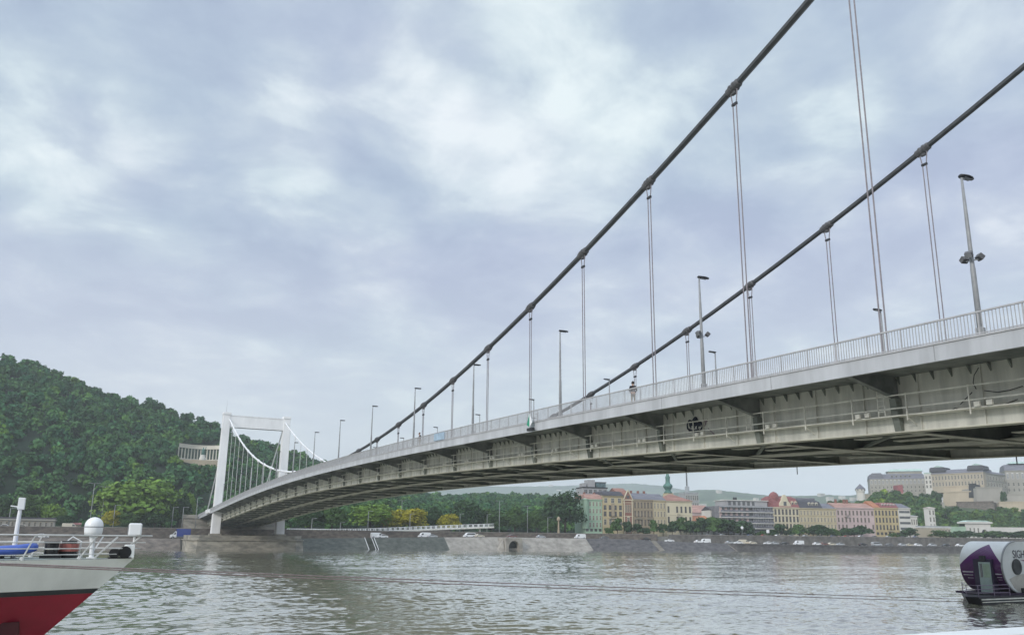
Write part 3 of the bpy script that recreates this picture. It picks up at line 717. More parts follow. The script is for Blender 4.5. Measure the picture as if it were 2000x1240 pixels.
BIG = [
 ('wide yellow-green tree, tallest of the riverside trees left of the white tower', 262, 931, 142, 52, 'leaf_light', 1),
 ('dense green tree on the right edge of the big yellow-green tree', 312, 962, 60, 56, 'leaf_mid', 2),
 ('small orange-yellow tree in front of the big yellow-green tree', 216, 996, 36, 38, 'leaf_yellow', 0),
 ('small green tree right of the small orange-yellow tree', 250, 997, 40, 38, 'leaf_mid', 0),
 ('low dark tree at the right foot of the big yellow-green tree', 300, 996, 46, 40, 'leaf_dark', 0),
 ('green tree with a rounded top behind the white ship mast', 52, 962, 60, 56, 'leaf_mid', 1),
 ('yellow-green tree right of the white ship mast', 95, 980, 46, 52, 'leaf_light', 0),
 ('dark tree at the left picture edge behind the arched wall', 10, 968, 46, 58, 'leaf_dark', 1),
 ('dark round bush-like tree right of the arched wall', 122, 1004, 30, 42, 'leaf_dark', 0),
 ('dark tree standing left of the stone bridge abutment', 352, 968, 40, 60, 'leaf_dark', 2),
 ('yellow-green tree between the abutment and the hill', 366, 962, 26, 66, 'leaf_light', 2),
 ('dark tree below the bridge deck just right of the pier', 605, 992, 56, 50, 'leaf_dark', 1),
 ('dark green tree second from the pier under the bridge', 648, 984, 58, 50, 'leaf_mid', 2),
 ('light green domed tree under the bridge left of the yellow trees', 722, 980, 92, 46, 'leaf_light', 0),
 ('yellow domed tree behind the middle of the ramp', 800, 992, 72, 42, 'leaf_yellow', 1),
 ('yellow tree squeezed between the light green tree and the yellow domed tree', 764, 996, 46, 44, 'leaf_yellow', 2),
 ('yellow-green tree over the right end of the ramp', 876, 1003, 46, 42, 'leaf_yellow', 0),
 ('dark slim tree between the two yellow trees', 846, 990, 40, 48, 'leaf_dark', 2),
 ('large dark tree behind the right end of the ramp', 905, 976, 66, 54, 'leaf_dark', 1),
 ('mid green tree right of the tall twin-arm lamp', 960, 990, 56, 56, 'leaf_mid', 0),
 ('mid green tree above the red car', 1005, 988, 54, 56, 'leaf_mid', 1),
 ('mid green tree left of the large dark tree by the green house', 1048, 992, 50, 56, 'leaf_mid', 2),
 ('large dark tree with a ragged top beside the pale green house', 1104, 956, 76, 47, 'leaf_dark', 0),
 ('low green bush-like tree at the foot of the large dark tree by the green house', 1075, 1010, 40, 45, 'leaf_mid', 0),
]
for lab, x, yt, w, d, lf, v in BIG: tree_at(lab, x, yt, w, d, lf, 'big', v, 'trees along the far bank')
STREET = [(1206, 1011, 19, 'in front of the yellow house with the dark roof'), (1225, 1017, 16, 'in front of the brick gabled house'), (1246, 1022, 20, 'in front of the left part of the brown house'),
 (1277, 1014, 16, 'between the brown house and the beige house'), (1295, 1021, 16, 'in front of the beige house with the grey roof'), (1313, 1017, 17, 'at the left corner of the cream house'),
 (1330, 1009, 22, 'in front of the middle of the cream house'), (1349, 1016, 22, 'at the right corner of the cream house'), (1371, 1010, 30, 'in front of the low red-roofed house'),
 (1394, 1008, 34, 'left of the modern glass apartment block'), (1422, 1013, 40, 'in front of the left balconies of the modern block'), (1446, 1016, 34, 'in front of the middle of the modern block'),
 (1489, 1036, 18, 'low, in front of the right end of the modern block'), (1524, 1022, 22, 'in front of the ornate cream house, left one'), (1543, 1033, 16, 'low, between two taller trees before the ornate cream house'),
 (1561, 1023, 28, 'between the ornate cream house and the beige house'), (1588, 1028, 20, 'in front of the left part of the beige mansard house'), (1604, 1024, 30, 'broad, in front of the beige mansard house'),
 (1628, 1031, 18, 'at the left edge of the pink house'), (1655, 1030, 22, 'in front of the left part of the pink house'), (1682, 1026, 30, 'rounded, in front of the right part of the pink house'),
 (1746, 1040, 16, 'low, at the right corner of the yellow house'), (1762, 1043, 18, 'small, in front of the white striped house'), (1777, 1030, 24, 'in front of the grey-white house'),
 (1836, 1035, 34, 'in front of the long low pavilion'), (1859, 1038, 24, 'right of the long low pavilion'), (1892, 1036, 26, 'below the white pavilion with the arch'), (1937, 1036, 40, 'right of the white pavilion with the arch'), (1968, 1038, 36, 'left of the right picture edge above the striped houseboat'), (1996, 1036, 34, 'at the right picture edge above the houseboat')]
STREET += [(1188, 1030, 15, 'low, at the left corner of the yellow house with the dark roof'), (1260, 1030, 16, 'low, between the brown house trees'), (1340, 1018, 18, 'low, right half of the cream house'), (1360, 1018, 20, 'just right of the cream corner house'), (1383, 1012, 26, 'between the low red-roofed house and the modern block'), (1408, 1012, 26, 'at the left end of the modern block'), (1434, 1018, 26, 'left of the centre of the modern block'), (1460, 1026, 22, 'right of the centre of the modern block'),
           (1508, 1034, 18, 'low, at the seam of the modern block and the ornate house'), (1616, 1030, 20, 'at the right end of the beige mansard house'), (1640, 1036, 16, 'low, left part of the pink house'), (1668, 1030, 24, 'before the middle of the pink house'), (1848, 1038, 26, 'between the two trees by the long low pavilion'), (1874, 1036, 26, 'left of the arch pavilion'), (1952, 1040, 26, 'low, right of the arch pavilion'), (1982, 1040, 26, 'low, above the houseboat roof')]
for k, (x, yt, w, where) in enumerate(STREET):
    tree_at('street tree '+where, x, yt, w, 38, 'leaf_dark' if k % 3 else 'leaf_mid', 'small', k % 3, 'street trees in front of the far houses')

# ------------------------------------------------------------------ hills
RIDGE = [(-420, 610, 640), (-200, 640, 620), (-100, 668, 610), (0, 692, 600), (50, 700, 600), (100, 717, 600), (150, 737, 600), (200, 755, 600), (250, 772, 600), (300, 785, 600), (370, 806, 595), (400, 822, 590), (430, 830, 590), (480, 852, 610), (520, 860, 630), (560, 873, 650), (600, 886, 670), (630, 898, 690), (680, 925, 720), (740, 946, 760), (800, 958, 800), (860, 966, 830), (900, 966, 860), (940, 962, 880), (1000, 964, 900), (1060, 968, 900), (1100, 975, 900), (1160, 990, 900), (1240, 1008, 900), (1360, 1018, 900), (1500, 1024, 900)]
def surf_rows(ridge, foot_d, treeh, ns=26, foot_z=7., back=260, power=.8, step=12):
    PX = np.arange(ridge[0][0], ridge[-1][0]+1, step); A = np.array(ridge, float)
    cols = []
    for px in PX:
        y = np.interp(px, A[:, 0], A[:, 1]); dist = np.interp(px, A[:, 0], A[:, 2]); p = atdist(px, y, dist); p[2] = max(p[2]-treeh, 8)
        f = onpoly(px, 1040, offs(foot_d)); f = np.array([f[0], f[1], foot_z]); col = []
        for s in np.linspace(0, 1, ns):
            q = f+(p-f)*s; q[2] = f[2]+(p[2]-f[2])*s**power; col.append(q)
        dirn = (p-f)[:2]/np.hypot(*(p-f)[:2])
        for s in (.25, .6, 1.): q = p.copy(); q[:2] += dirn*back*s; q[2] = p[2]-(p[2]-7)*s**1.6*.8; col.append(q)
        cols.append(col)
    return np.array(cols)
def surf_mesh(name, G, m):
    a, b_ = G.shape[:2]; V = G.reshape(-1, 3); i, j = np.meshgrid(np.arange(a-1), np.arange(b_-1), indexing='ij'); k = (i*b_+j).ravel()
    return tag(npmesh(name, V, np.stack([k, k+b_, k+b_+1, k+1], 1), m, smooth=True), kind='structure')
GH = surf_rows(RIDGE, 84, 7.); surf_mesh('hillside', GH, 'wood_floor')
def sample(G, n, rg, smin=0., smax=1.):
    a, b_ = G.shape[:2]; A = G[:-1, :-1]; area = np.linalg.norm(np.cross(G[1:, :-1]-A, G[:-1, 1:]-A), axis=2); w = area.ravel()/area.sum()
    k = rg.choice(len(w), n, p=w); i, j = np.divmod(k, b_-1); u, v = rg.random((2, n))[..., None]
    return G[i, j]*(1-u)*(1-v)+G[i+1, j]*u*(1-v)+G[i, j+1]*(1-u)*v+G[i+1, j+1]*u*v
def forest(name, label, P, rg, rad, quads, leaf, m, group=None):
    # crowns as overlapping leafy domes, one object for the whole wood
    VV, QQ, TTn = [], [], []; n0 = 0
    tmpl = [crown_cloud(np.random.default_rng(100+k), quads, 9, leaf/rad/2, .1) for k in range(7)]
    for p in P:
        V, Q, t_ = tmpl[rg.integers(7)]; a = rg.random()*6.283; c, s = math.cos(a), math.sin(a); r = rad*(.6+.75*rg.random()**1.4); h = r*2*(.8+.3*rg.random())
        X = np.empty_like(V); X[:, 0] = (V[:, 0]*c-V[:, 1]*s)*2*r+p[0]; X[:, 1] = (V[:, 0]*s+V[:, 1]*c)*2*r+p[1]; X[:, 2] = V[:, 2]*h+p[2]-1.2
        VV.append(X); QQ.append(Q+n0); n0 += len(V)
        b = .78+.48*rg.random(); hue = rg.random(); col = np.array([1., 1., 1.])*b
        if hue > .965: col = np.array([2.3, 1.8, .85])*b
        elif hue > .82: col = np.array([1.45, 1.3, .95])*b
        elif hue < .2: col = np.array([.75, .92, 1.1])*b
        TTn.append(t_*col)
    return tag(npmesh(name, np.vstack(VV), np.vstack(QQ), m, tint=np.vstack(TTn)), label, 'woodland', kind='stuff')
rf = np.random.default_rng(11)
P = sample(GH, 15000, rf); dcam = np.hypot(P[:, 0], P[:, 1])
# leave a clearing for the monument terrace
_v = P+np.array([0, 0, 4.])-EYE; _d = _v @ FW; _px = 1000+F*(_v @ RT)/_d; _py = PY-F*(_v @ UP)/_d
keep = ~((np.abs(_px-390) < 44) & (_py > 858) & (_py < 913))
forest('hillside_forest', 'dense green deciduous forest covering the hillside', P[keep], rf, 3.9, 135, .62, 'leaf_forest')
def far_ridge(name, pts, dist, m, depth=900):
    A = np.array(pts, float); V = []; Q = []; n = 0; PX = np.arange(A[0, 0], A[-1, 0]+1, 8); rgl = np.random.default_rng(int(dist))
    for px in PX:
        p = atdist(px, np.interp(px, A[:, 0], A[:, 1])+rgl.normal()*.35, dist); d = p[:2]/np.hypot(*p[:2])
        for s, zf in ((-.5, .0), (-.32, .3), (-.16, .68), (0, 1.), (.6, .3)): V.append((p[0]+d[0]*depth*s, p[1]+d[1]*depth*s, 6+(p[2]-6)*zf)); 
    k = len(PX)
    for i in range(k-1):
        for j in range(4): a = i*5+j; Q.append((a, a+5, a+6, a+1))
    tag(npmesh(name, V, Q, m, smooth=True), kind='structure'); return np.array(V).reshape(k, 5, 3)
M['farhill'] = mat('wooded far hill with clearings', (.07, .105, .05), .95, 0, .3, .02, col2=(.028, .055, .028), detail=10)
GA = far_ridge('far_hills', [(500, 966), (700, 958), (860, 956), (940, 948), (1000, 950), (1110, 948), (1180, 945), (1240, 944), (1290, 948), (1330, 955), (1420, 966)], 4300, 'farhill', 1800)
GB = far_ridge('far_hills', [(1180, 985), (1330, 960), (1370, 956), (1400, 956), (1440, 961), (1500, 967), (1570, 968), (1620, 966), (1650, 968), (1680, 965), (1720, 960), (1800, 968), (2200, 968)], 2500, 'farhill', 1100)
hs = MB(); rr = random.Random(4)
for G, n in ((GA, 150), (GB, 260)):
    for _ in range(n):
        i = rr.randrange(G.shape[0]-1); j = rr.choice((0, 1, 1, 2)); t_ = rr.random(); p = G[i, j]*(1-t_)+G[i, j+1]*t_; w = rr.uniform(5, 13)
        hs.box(p[0]-w, p[0]+w, p[1]-6, p[1]+6, p[2]-3, p[2]+rr.uniform(4, 9))
tag(hs.build('distant_houses', mat('pale far house walls', (.55, .52, .47), .9, 0, .15, .02)), 'pale scattered houses on the hazy far hills', 'houses', kind='stuff')
tm_ = atdist(1342, 955, 2500); ttop = atdist(1341, 925, 2500)
tw = thing('radio_mast', 'thin tall radio mast on the hazy hill right of the green church spire', 'mast', (tm_[0], tm_[1], tm_[2]))
MB().tube([(tm_[0], tm_[1], tm_[2]-20), (tm_[0], tm_[1], ttop[2]+15)], [4, 2], 6).build('mast_pole', 'grey', tw)
MB().tube([(tm_[0], tm_[1], tm_[2]-10), (tm_[0], tm_[1], tm_[2]+8)], 7, 8).build('mast_base', 'grey', tw)
# castle hill
CR = [(1440, 1012, 640), (1560, 1006, 680), (1640, 984, 700), (1700, 968, 710), (1760, 966, 715), (1810, 968, 715), (1850, 982, 700), (1910, 986, 690), (1960, 993, 690), (2010, 996, 700), (2200, 990, 760)]
GC = surf_rows(CR, 100, 3., foot_z=7., power=.9, back=600); GC[:, -3:, 2] = GC[:, -4:-3, 2]+np.array([[6, 12, 12]])
surf_mesh('castle_hill', GC, 'grass')
rc = np.random.default_rng(5); P = sample(GC[:, :26], 1500, rc)
_v = P+np.array([0, 0, 4.])-EYE; _d = _v @ FW; _px = 1000+F*(_v @ RT)/_d; _py = PY-F*(_v @ UP)/_d
P = P[~(((_px > 1655) & (_px < 1702) & (_py < 984)) | ((_px > 1842) & (_py < 996)) | ((_px > 1806) & (_py < 978)))]
forest('castle_hill_woods', 'green trees and bushes on the slope below the palace', P, rc, 3.6, 120, .8, 'leaf_mid')

# ------------------------------------------------------------------ houses along the far bank
def wallm(name, c): return mat(name, c, .85, 0, .06, .15, stretch=(1, 1, .4), detail=8)
M['w_green'] = wallm('pale green render', (.36, .50, .37)); M['w_yellow'] = wallm('sand yellow render', (.50, .42, .26)); M['w_brick'] = wallm('red brick', (.25, .12, .095))
M['w_brown'] = wallm('brown grey render', (.34, .28, .20)); M['w_beige'] = wallm('beige render', (.50, .43, .29)); M['w_cream'] = wallm('cream render', (.60, .54, .40))
M['w_pink'] = wallm('pink render', (.52, .41, .40)); M['w_ochre'] = wallm('ochre yellow render', (.50, .41, .235)); M['w_white'] = wallm('white render', (.62, .60, .56))
M['w_stone'] = wallm('palace limestone', (.40, .35, .27)); M['w_stone2'] = wallm('grey limestone', (.33, .315, .28)); M['w_bast'] = wallm('bastion limestone', (.42, .36, .27))
M['w_mon'] = wallm('weathered monument stone', (.60, .57, .50)); M['w_grey'] = wallm('grey render', (.36, .36, .37)); M['trim'] = wallm('pale stone trim', (.56, .52, .43))
def roofm(name, c): return mat(name, c, .75, 0, .15, .5, stretch=(.4, 1, 3))
M['pane_soft'] = glass('paler window glass', (.20, .175, .14), .2)  # lighter panes that stand out less from the wall
M['r_red'] = roofm('red tile roof', (.33, .17, .135)); M['r_dark'] = roofm('dark slate roof', (.07, .07, .085)); M['r_grey'] = roofm('grey slate roof', (.17, .17, .20)); M['r_pink'] = roofm('weathered pink tile roof', (.40, .24, .20))
M['r_orange'] = roofm('orange tile roof', (.40, .17, .09)); M['r_copper'] = roofm('green copper roof', (.20, .38, .31)); M['r_palegrey'] = roofm('pale metal roof', (.40, .42, .44)); M['r_crimson'] = roofm('crimson tile roof', (.25, .095, .095)); M['r_palecopper'] = roofm('pale green copper roof', (.42, .55, .50))
M['copper'] = mat('dark green copper', (.085, .19, .16), .55, 0, .15, .4); M['frame'] = mat('window frame paint', (.50, .47, .40), .6, 0, .05, 2)
M['dframe'] = mat('dark window frame', (.10, .08, .07), .6, 0, .05, 2)
class House:
    def __init__(h, name, label, cat, A, B, z0, ze, depth=14., group=None):
        h.A = np.array(A[:2]); h.B = np.array(B[:2]); h.w = float(np.hypot(*(h.B-h.A))); h.rz = math.atan2(*(h.B-h.A)[::-1])
        h.z0, h.ze, h.d = z0, ze, depth; h.H = ze-z0
        h.t = thing(name, label, cat, (h.A[0], h.A[1], z0), h.rz, group, world=False)
    def part(h, name, mb, m, parent=None, **k):
        return mb.build(name, m, parent or h.t, **k)
    def body(h, m, trim='trim', bands=(), base=None):
        h.wall = h.part('wall', MB().box(0, h.w, 0, h.d, -.8, h.H), m)
        if trim:
            h.part('cornice', MB().box(-.25, h.w+.25, -.45, h.d, h.H+.003, h.H+.5), trim)
            for b in bands: h.part('string_course', MB().box(-.05, h.w+.05, -.16, -.003, b*h.H, b*h.H+.28), trim)
        if base: h.part('plinth', MB().box(-.04, h.w+.04, -.12, -.004, -.8, h.H*base), trim or m)
        h.top = h.H+(.503 if trim else .003)
    def windows(h, rows, cols, zlo, zhi, ww=.42, hh=.6, u0=0., u1=None, m='frame', skip=(), arch=False, pane='pane', name='window', proud=.1):
        u1 = h.w if u1 is None else u1; bw = (u1-u0)/cols; rh = (zhi-zlo)*h.H/rows; w = bw*ww; hi = rh*hh; fw = min(.14, w*.14)
        fr = MB().box(-w/2-fw, -w/2, -proud, .0, 0, hi).box(w/2, w/2+fw, -proud, .0, 0, hi).box(-w/2-fw, w/2+fw, -proud, .0, hi, hi+fw*1.6).box(-w/2-fw*1.6, w/2+fw*1.6, -proud*1.9, .0, -fw*1.3, 0)
        fr.box(-fw*.3, fw*.3, -proud*.7, -.031, 0, hi).box(-w/2, w/2, -proud*.7, -.031, hi*.62, hi*.62+fw*.6)
        if arch: fr.prism([(w/2*math.cos(a)*1.25, hi+fw*1.6+.003+w*.42*math.sin(a)) for a in np.linspace(0, math.pi, 7)], 1, -proud, 0)
        src = None
        for r in range(rows):
            for c in range(cols):
                if (r, c) in skip: continue
                loc = (u0+bw*(c+.5), -.003, zlo*h.H+rh*(r+.22))
                if src is None:
                    src = fr.build(name, m, h.t); MB().box(-w/2+.002, w/2-.002, -.03, -.004, .002, hi-.002).build('pane', pane, src); o = src
                else: o = tree_copy(src, h.t)
                o.location = loc
    def roof(h, kind, m, top, ov=.5, u0=0., u1=None, inset=3., parent=None, name='roof'):
        u1 = h.w if u1 is None else u1; t = h.top; T = max(top-h.z0, t+.6); d = h.d
        if kind == 'gable': mb = MB().prism([(-ov, t), (d+ov, t), (d/2, T)], 0, u0-.1, u1+.1)
        elif kind == 'hip':
            i = min(inset, (u1-u0)*.45); mb = MB().add([(u0-ov, -ov, t), (u1+ov, -ov, t), (u1+ov, d+ov, t), (u0-ov, d+ov, t), (u0+i, d/2, T), (u1-i, d/2, T)], [(0, 1, 5, 4), (1, 2, 5), (2, 3, 4, 5), (3, 0, 4), (0, 3, 2, 1)])
        elif kind == 'mansard':
            i = inset; mb = MB().loft([[(u0-.2, -ov, t), (u1+.2, -ov, t), (u1+.2, d, t), (u0-.2, d, t)], [(u0+.3, i*.45, t+(T-t)*.8), (u1-.3, i*.45, t+(T-t)*.8), (u1-.3, d-i*.4, t+(T-t)*.8), (u0+.3, d-i*.4, t+(T-t)*.8)], [(u0+1.2, i, T), (u1-1.2, i, T), (u1-1.2, d-i, T), (u0+1.2, d-i, T)]])
        else: mb = MB().box(u0-.15, u1+.15, -.3, d, t, T)
        return h.part(name, mb, m, parent)
    def chimneys(h, us, top, roof, m='w_brick'):
        for u in us: MB().box(u-.5, u+.5, h.d*.45, h.d*.45+.9, h.top+.5, top-h.z0).build('chimney', m, roof)
    def dormers(h, us, z, m, roof, w=1.3, hgt=1.6, y=.4):
        for u in us:
            dm = MB().box(u-w/2, u+w/2, y, y+3, z, z+hgt).prism([(u-w/2-.2, z+hgt+.003), (u+w/2+.2, z+hgt+.003), (u, z+hgt+.6)], 1, y-.15, y+3).build('dormer', m, roof)
            MB().box(u-w/2+.2, u+w/2-.2, y-.03, y-.003, z+.3, z+hgt-.2).build('dormer_pane', 'pane', roof)
    def balcony(h, u0, u1, z, m='trim', dep=1.1, rail='dark'):
        b = MB().box(u0, u1, -dep, -.004, z, z+.2).build('balcony', m, h.t); r = MB()
        for u in np.linspace(u0+.04, u1-.04, max(4, int((u1-u0)/.3))): r.box(u-.03, u+.03, -dep+.02, -dep+.07, z+.2, z+1.1)
        r.box(u0, u1, -dep, -dep+.08, z+1.1, z+1.18); r.build('balcony_rail', rail, b)
    def door(h, u, w=1.8, z=3., m='dframe'):
        d = MB().box(u-w/2, u+w/2, -.15, -.004, -.2, z).build('door', m, h.t); MB().box(u-w/2+.2, u+w/2-.2, -.17, -.152, z*.62, z-.2).build('door_pane', 'pane', d)
BF = offs(46.)
def zof(px, py, poly): return onpoly(px, py, poly)[2]
def bank_house(name, label, cat, x0, x1, eave, poly=None, z0=ZU, depth=14., group=None):
    poly = poly or BF; a = onpoly(x0, eave, poly); b = onpoly(x1, eave, poly)
    return House(name, label, cat, a, b, z0, (a[2]+b[2])/2, depth, group)
G1 = 'old houses along the far bank'
h = bank_house('apartment_house', 'pale green apartment house with a red roof next to the large dark tree', 'house', 1142, 1175.4, 976.5, group=G1)
h.body('w_green', 'w_green', (.2, .42, .62, .82), .12); h.windows(4, 5, .2, .98, .4, .62, pane='pane_soft'); h.windows(1, 4, 0, .2, .5, .7, m='dframe'); r = h.roof('mansard', 'r_pink', zof(1160, 964, BF), inset=3); h.chimneys((2.5, 8), zof(1160, 960, BF), r)
for u in (0, h.w-.01): pass
h.part('corner_bay', MB().lathe([(1.7, 3.5), (1.7, h.H), (1.9, h.H+.1), (1.9, h.H+.5), (.1, h.H+.9)], (0, 0, 0), 14), 'w_green', smooth=False)
h = bank_house('apartment_house', 'sand yellow house with a flat dark mansard roof and brown windows', 'house', 1176.2, 1216.2, 969.5, group=G1)
h.body('w_yellow', 'w_yellow', (.22, .45, .78), .14); h.windows(2, 4, .47, .80, .42, .62, m='dframe'); h.windows(1, 3, .8, .99, .4, .6); h.windows(1, 4, .24, .45, .4, .62); h.windows(1, 3, 0, .2, .55, .7, m='dframe')
r = h.roof('mansard', 'r_dark', zof(1196, 958.5, BF), inset=2.5, ov=.9); h.balcony(h.w*.3, h.w*.72, h.H*.44)
MB().box(h.w*.43, h.w*.57, -.5, -.12, h.H*.47, h.H*.82).build('oriel', 'w_brown', h.t)
h = bank_house('apartment_house', 'narrow red brick house with cream pilasters and a pointed gable', 'house', 1217, 1236, 977, group=G1)
h.body('w_brick', 'w_cream', (.3, .55, .93)); P_ = MB()
for u in (.25, h.w-.75): P_.box(u, u+.5, -.3, -.004, 0, h.H)
h.part('pilasters', P_, 'w_cream'); h.windows(1, 3, .6, .9, .55, .7, 1, h.w-1, 'w_cream'); h.windows(1, 1, .32, .56, .35, .6, 1, h.w-1, 'w_cream', arch=True); h.windows(1, 2, .05, .28, .5, .7, 1, h.w-1, 'w_cream')
zg = zof(1226, 957, BF)-h.z0; gw = MB().prism([(.3, h.top), (h.w-.3, h.top), (h.w-1.2, h.top+1.6), (h.w/2, zg), (1.2, h.top+1.6)], 1, -.1, .5).build('gable', 'w_brick', h.t)
ge = MB(); ge.bar((.3, .0, h.top+.1), (h.w/2, .0, zg+.1), .9, .35); ge.bar((h.w-.3, .0, h.top+.1), (h.w/2, .0, zg+.1), .9, .35); ge.build('gable_edge', 'w_cream', gw)
MB().box(h.w/2-.8, h.w/2+.8, -.16, -.103, h.top+.5, h.top+2).build('gable_window', 'pane', gw)
h.part('roof', MB().prism([(.1, h.top), (h.w-.1, h.top), (h.w/2, zg-.25)], 1, .52, h.d), 'r_red')
h = bank_house('apartment_house', 'brown grey house with a dark slate roof and two small balconies', 'house', 1236.8, 1275, 977, group=G1)
h.body('w_brown', 'w_brown', (.25, .5, .74), .2); h.windows(3, 6, .25, .98, .38, .62, pane='pane_soft', m='dframe'); h.windows(1, 5, 0, .24, .45, .7, m='dframe'); r = h.roof('gable', 'r_grey', zof(1255, 961, BF)); h.chimneys((2, 6, 9.5), zof(1255, 957, BF), r); h.balcony(1, 4, h.H*.48); h.balcony(h.w-4, h.w-1, h.H*.48)
h = bank_house('apartment_house', 'beige house with a plain grey roof left of the red-roofed cream house', 'house', 1275.6, 1300, 978.5, group=G1)
h.body('w_beige', 'w_beige', (.28, .52, .76), .2); h.windows(3, 4, .27, .98, .36, .6, pane='pane_soft'); h.windows(1, 3, 0, .25, .45, .7); h.roof('gable', 'r_grey', zof(1287, 963, BF))
h = bank_house('apartment_house', 'cream corner house with a broad red hipped roof below the green spire', 'house', 1300.8, 1351, 980, depth=18, group=G1)
h.body('w_cream', 'w_cream', (.33, .62), .12); h.windows(2, 6, .33, .93, .32, .55, m='dframe', skip=((0, 1), (1, 1))); h.windows(1, 5, .05, .3, .4, .7); h.roof('hip', 'r_red', zof(1322, 963, BF), inset=8, ov=.7); h.balcony(h.w*.38, h.w*.5, h.H*.58)
# church behind
BC = offs(85.); a = onpoly(1305, 968, BC); zt = [onpoly(1305, y, BC)[2] for y in (1040, 963, 957, 953, 949, 945, 941, 936, 930, 915)]
ch = thing('church_tower', 'pale church tower with a green onion-shaped copper spire behind the cream house', 'church', (a[0], a[1], ZU)); sc_ = float((a-EYE) @ FW)/F
MB().box(a[0]-7*sc_, a[0]+7*sc_, a[1]-7*sc_, a[1]+7*sc_, ZU-.5, zt[1]).build('tower_wall', 'w_beige', ch)
zz = lambda y: onpoly(1305, y, BC)[2]-zt[1]
MB().lathe([(8*sc_, .003), (8*sc_, .6), (6.2*sc_, zz(960)), (5*sc_, zz(957)), (6.5*sc_, zz(954.5)), (9*sc_, zz(951)), (9.3*sc_, zz(948.5)), (8*sc_, zz(946)), (5*sc_, zz(944)), (4.2*sc_, zz(940)), (4.4*sc_, zz(934)), (5*sc_, zz(932)), (3*sc_, zz(928)), (1.2*sc_, zz(920)), (.1*sc_, zz(900))], (a[0], a[1], zt[1]), 16).build('spire', 'copper', ch, smooth=True)
# behind: modern rooftop boxes and low roofs
BB = offs(66.)
h = bank_house('office_building', 'grey modern building with dark glass top boxes above the dark mansard roof', 'building', 1139, 1186, 953, BB, depth=10)
h.body('w_grey', None); h.roof('flat', 'dark', h.ze+.3); h.windows(1, 5, .86, .99, .6, .6, m='w_grey')
h.part('lift_tower', MB().box(h.w*.02, h.w*.16, 1, 6, h.H+.3, h.H+2.6).box(h.w*.22, h.w*.52, 1, 6, h.H+.3, h.H+4.4), 'w_grey'); h.part('glass_box', MB().box(h.w*.56, h.w*.97, 1, 7, h.H+.3, h.H+3), glass('teal glass', (.07, .14, .16))); h.part('box_roof', MB().box(h.w*.54, h.w*.99, .7, 7.3, h.H+3.003, h.H+3.4), 'dark')
h = bank_house('apartment_house', 'red roofed house behind the brick gable', 'house', 1203, 1224, 960, BB, depth=10); h.body('w_brick', None); h.windows(1, 3, .8, .95); h.roof('gable', 'r_red', zof(1213, 952, BB))
BD = offs(120.)
h = bank_house('warehouse', 'long low building with a pale pinkish roof in the gap right of the cream house', 'building', 1346, 1392, 1001, BD, depth=20); h.body('w_pink', None); h.windows(1, 6, .4, .9); h.roof('gable', 'r_pink', zof(1370, 985, BD))
h = bank_house('low_house', 'low white house with an orange roof among the trees right of the cream house', 'house', 1352, 1388, 1017, BF, depth=12); h.body('w_white', None); h.windows(1, 4, .2, .8); h.roof('gable', 'r_orange', zof(1368, 1006, BF))
h = bank_house('low_house', 'small white house with a dark roof left of the modern block', 'house', 1387, 1407, 996, offs(56.), depth=10); h.body('w_white', None); h.windows(2, 3, .5, .95); h.roof('gable', 'r_dark', zof(1397, 988, offs(56.)))
h = bank_house('office_building', 'grey blue block on the hazy slope right of the green spire', 'building', 1339, 1364, 963, offs(300.), depth=14); h.body('w_grey', None); h.windows(4, 6, .3, .98, .6, .6); h.roof('flat', 'r_palegrey', h.ze+1)
# modern block with balconies
h = bank_house('apartment_block', 'modern flat-roofed apartment block with long balconies and grey glass', 'apartment block', 1407, 1510, 988, depth=18)
h.wall = h.part('wall', MB().box(0, h.w, 1.6, h.d, -.8, h.H), mat('grey cladding', (.20, .20, .22), .6, 0, .15, .3)); h.top = h.H; lv = [zof(1460, y, BF)-h.z0 for y in (989, 999.5, 1010, 1021, 1031, 1041)]
for i, z in enumerate(lv):
    s = MB().box(-.3 if i else h.w*.0, h.w+.3, -.2, 1.58, z-.35, z).build('floor_slab', 'r_palegrey' if i == 0 else 'w_white', h.t)
    if i: MB().box(0, h.w, -.14, -.1, z+.003, z+.95).build('balcony_glass', glass('balcony glass %d' % i, (.14, .14, .17), .15), s)
us = np.linspace(0, h.w*.6, 7)
for i in range(1, 5):
    for a_, b_ in zip(us[:-1], us[1:]): MB().box(a_+.1, a_+(b_-a_)*.45, 1.2, 1.58, lv[i]+.01, lv[i-1]-.36).build('wall_panel', 'w_pink', h.t)
    for a_ in np.linspace(h.w*.62, h.w-.2, 9): MB().box(a_-.1, a_+.1, .4, .6, lv[i]+.01, lv[i-1]-.36).build('mullion', 'grey', h.t)
for i in range(1, 5):
    for k, (a_, b_) in enumerate(zip(us[:-1], us[1:])): MB().box(a_+(b_-a_)*.5, b_-.1, 1.45, 1.58, lv[i]+.3, lv[i-1]-.5).build('window', 'pane', h.t)
    MB().box(h.w*.61, h.w-.1, .62, .7, lv[i]+.01, lv[i-1]-.37).build('glass_wall', glass('grey glass wall %d' % i, (.13, .13, .15), .12), h.t)
zp = zof(1460, 977, BF)-h.z0; MB().box(h.w*.18, h.w*.97, 4, 16, h.H+.003, zp).build('penthouse', 'w_grey', h.t); MB().box(h.w*.16, h.w*.98, 3.2, 16.6, zp+.003, zp+.35).build('penthouse_roof', 'w_white', h.t)
for k in range(6): MB().box(h.w*(.22+.09*k), h.w*(.27+.09*k), 3.9, 3.998, h.H+.5, zp-.4).build('window', 'pane', h.t)
MB().box(h.w*.42, h.w*.46, 8, 10, zp+.352, zp+2).build('roof_vent', 'dark', h.t)
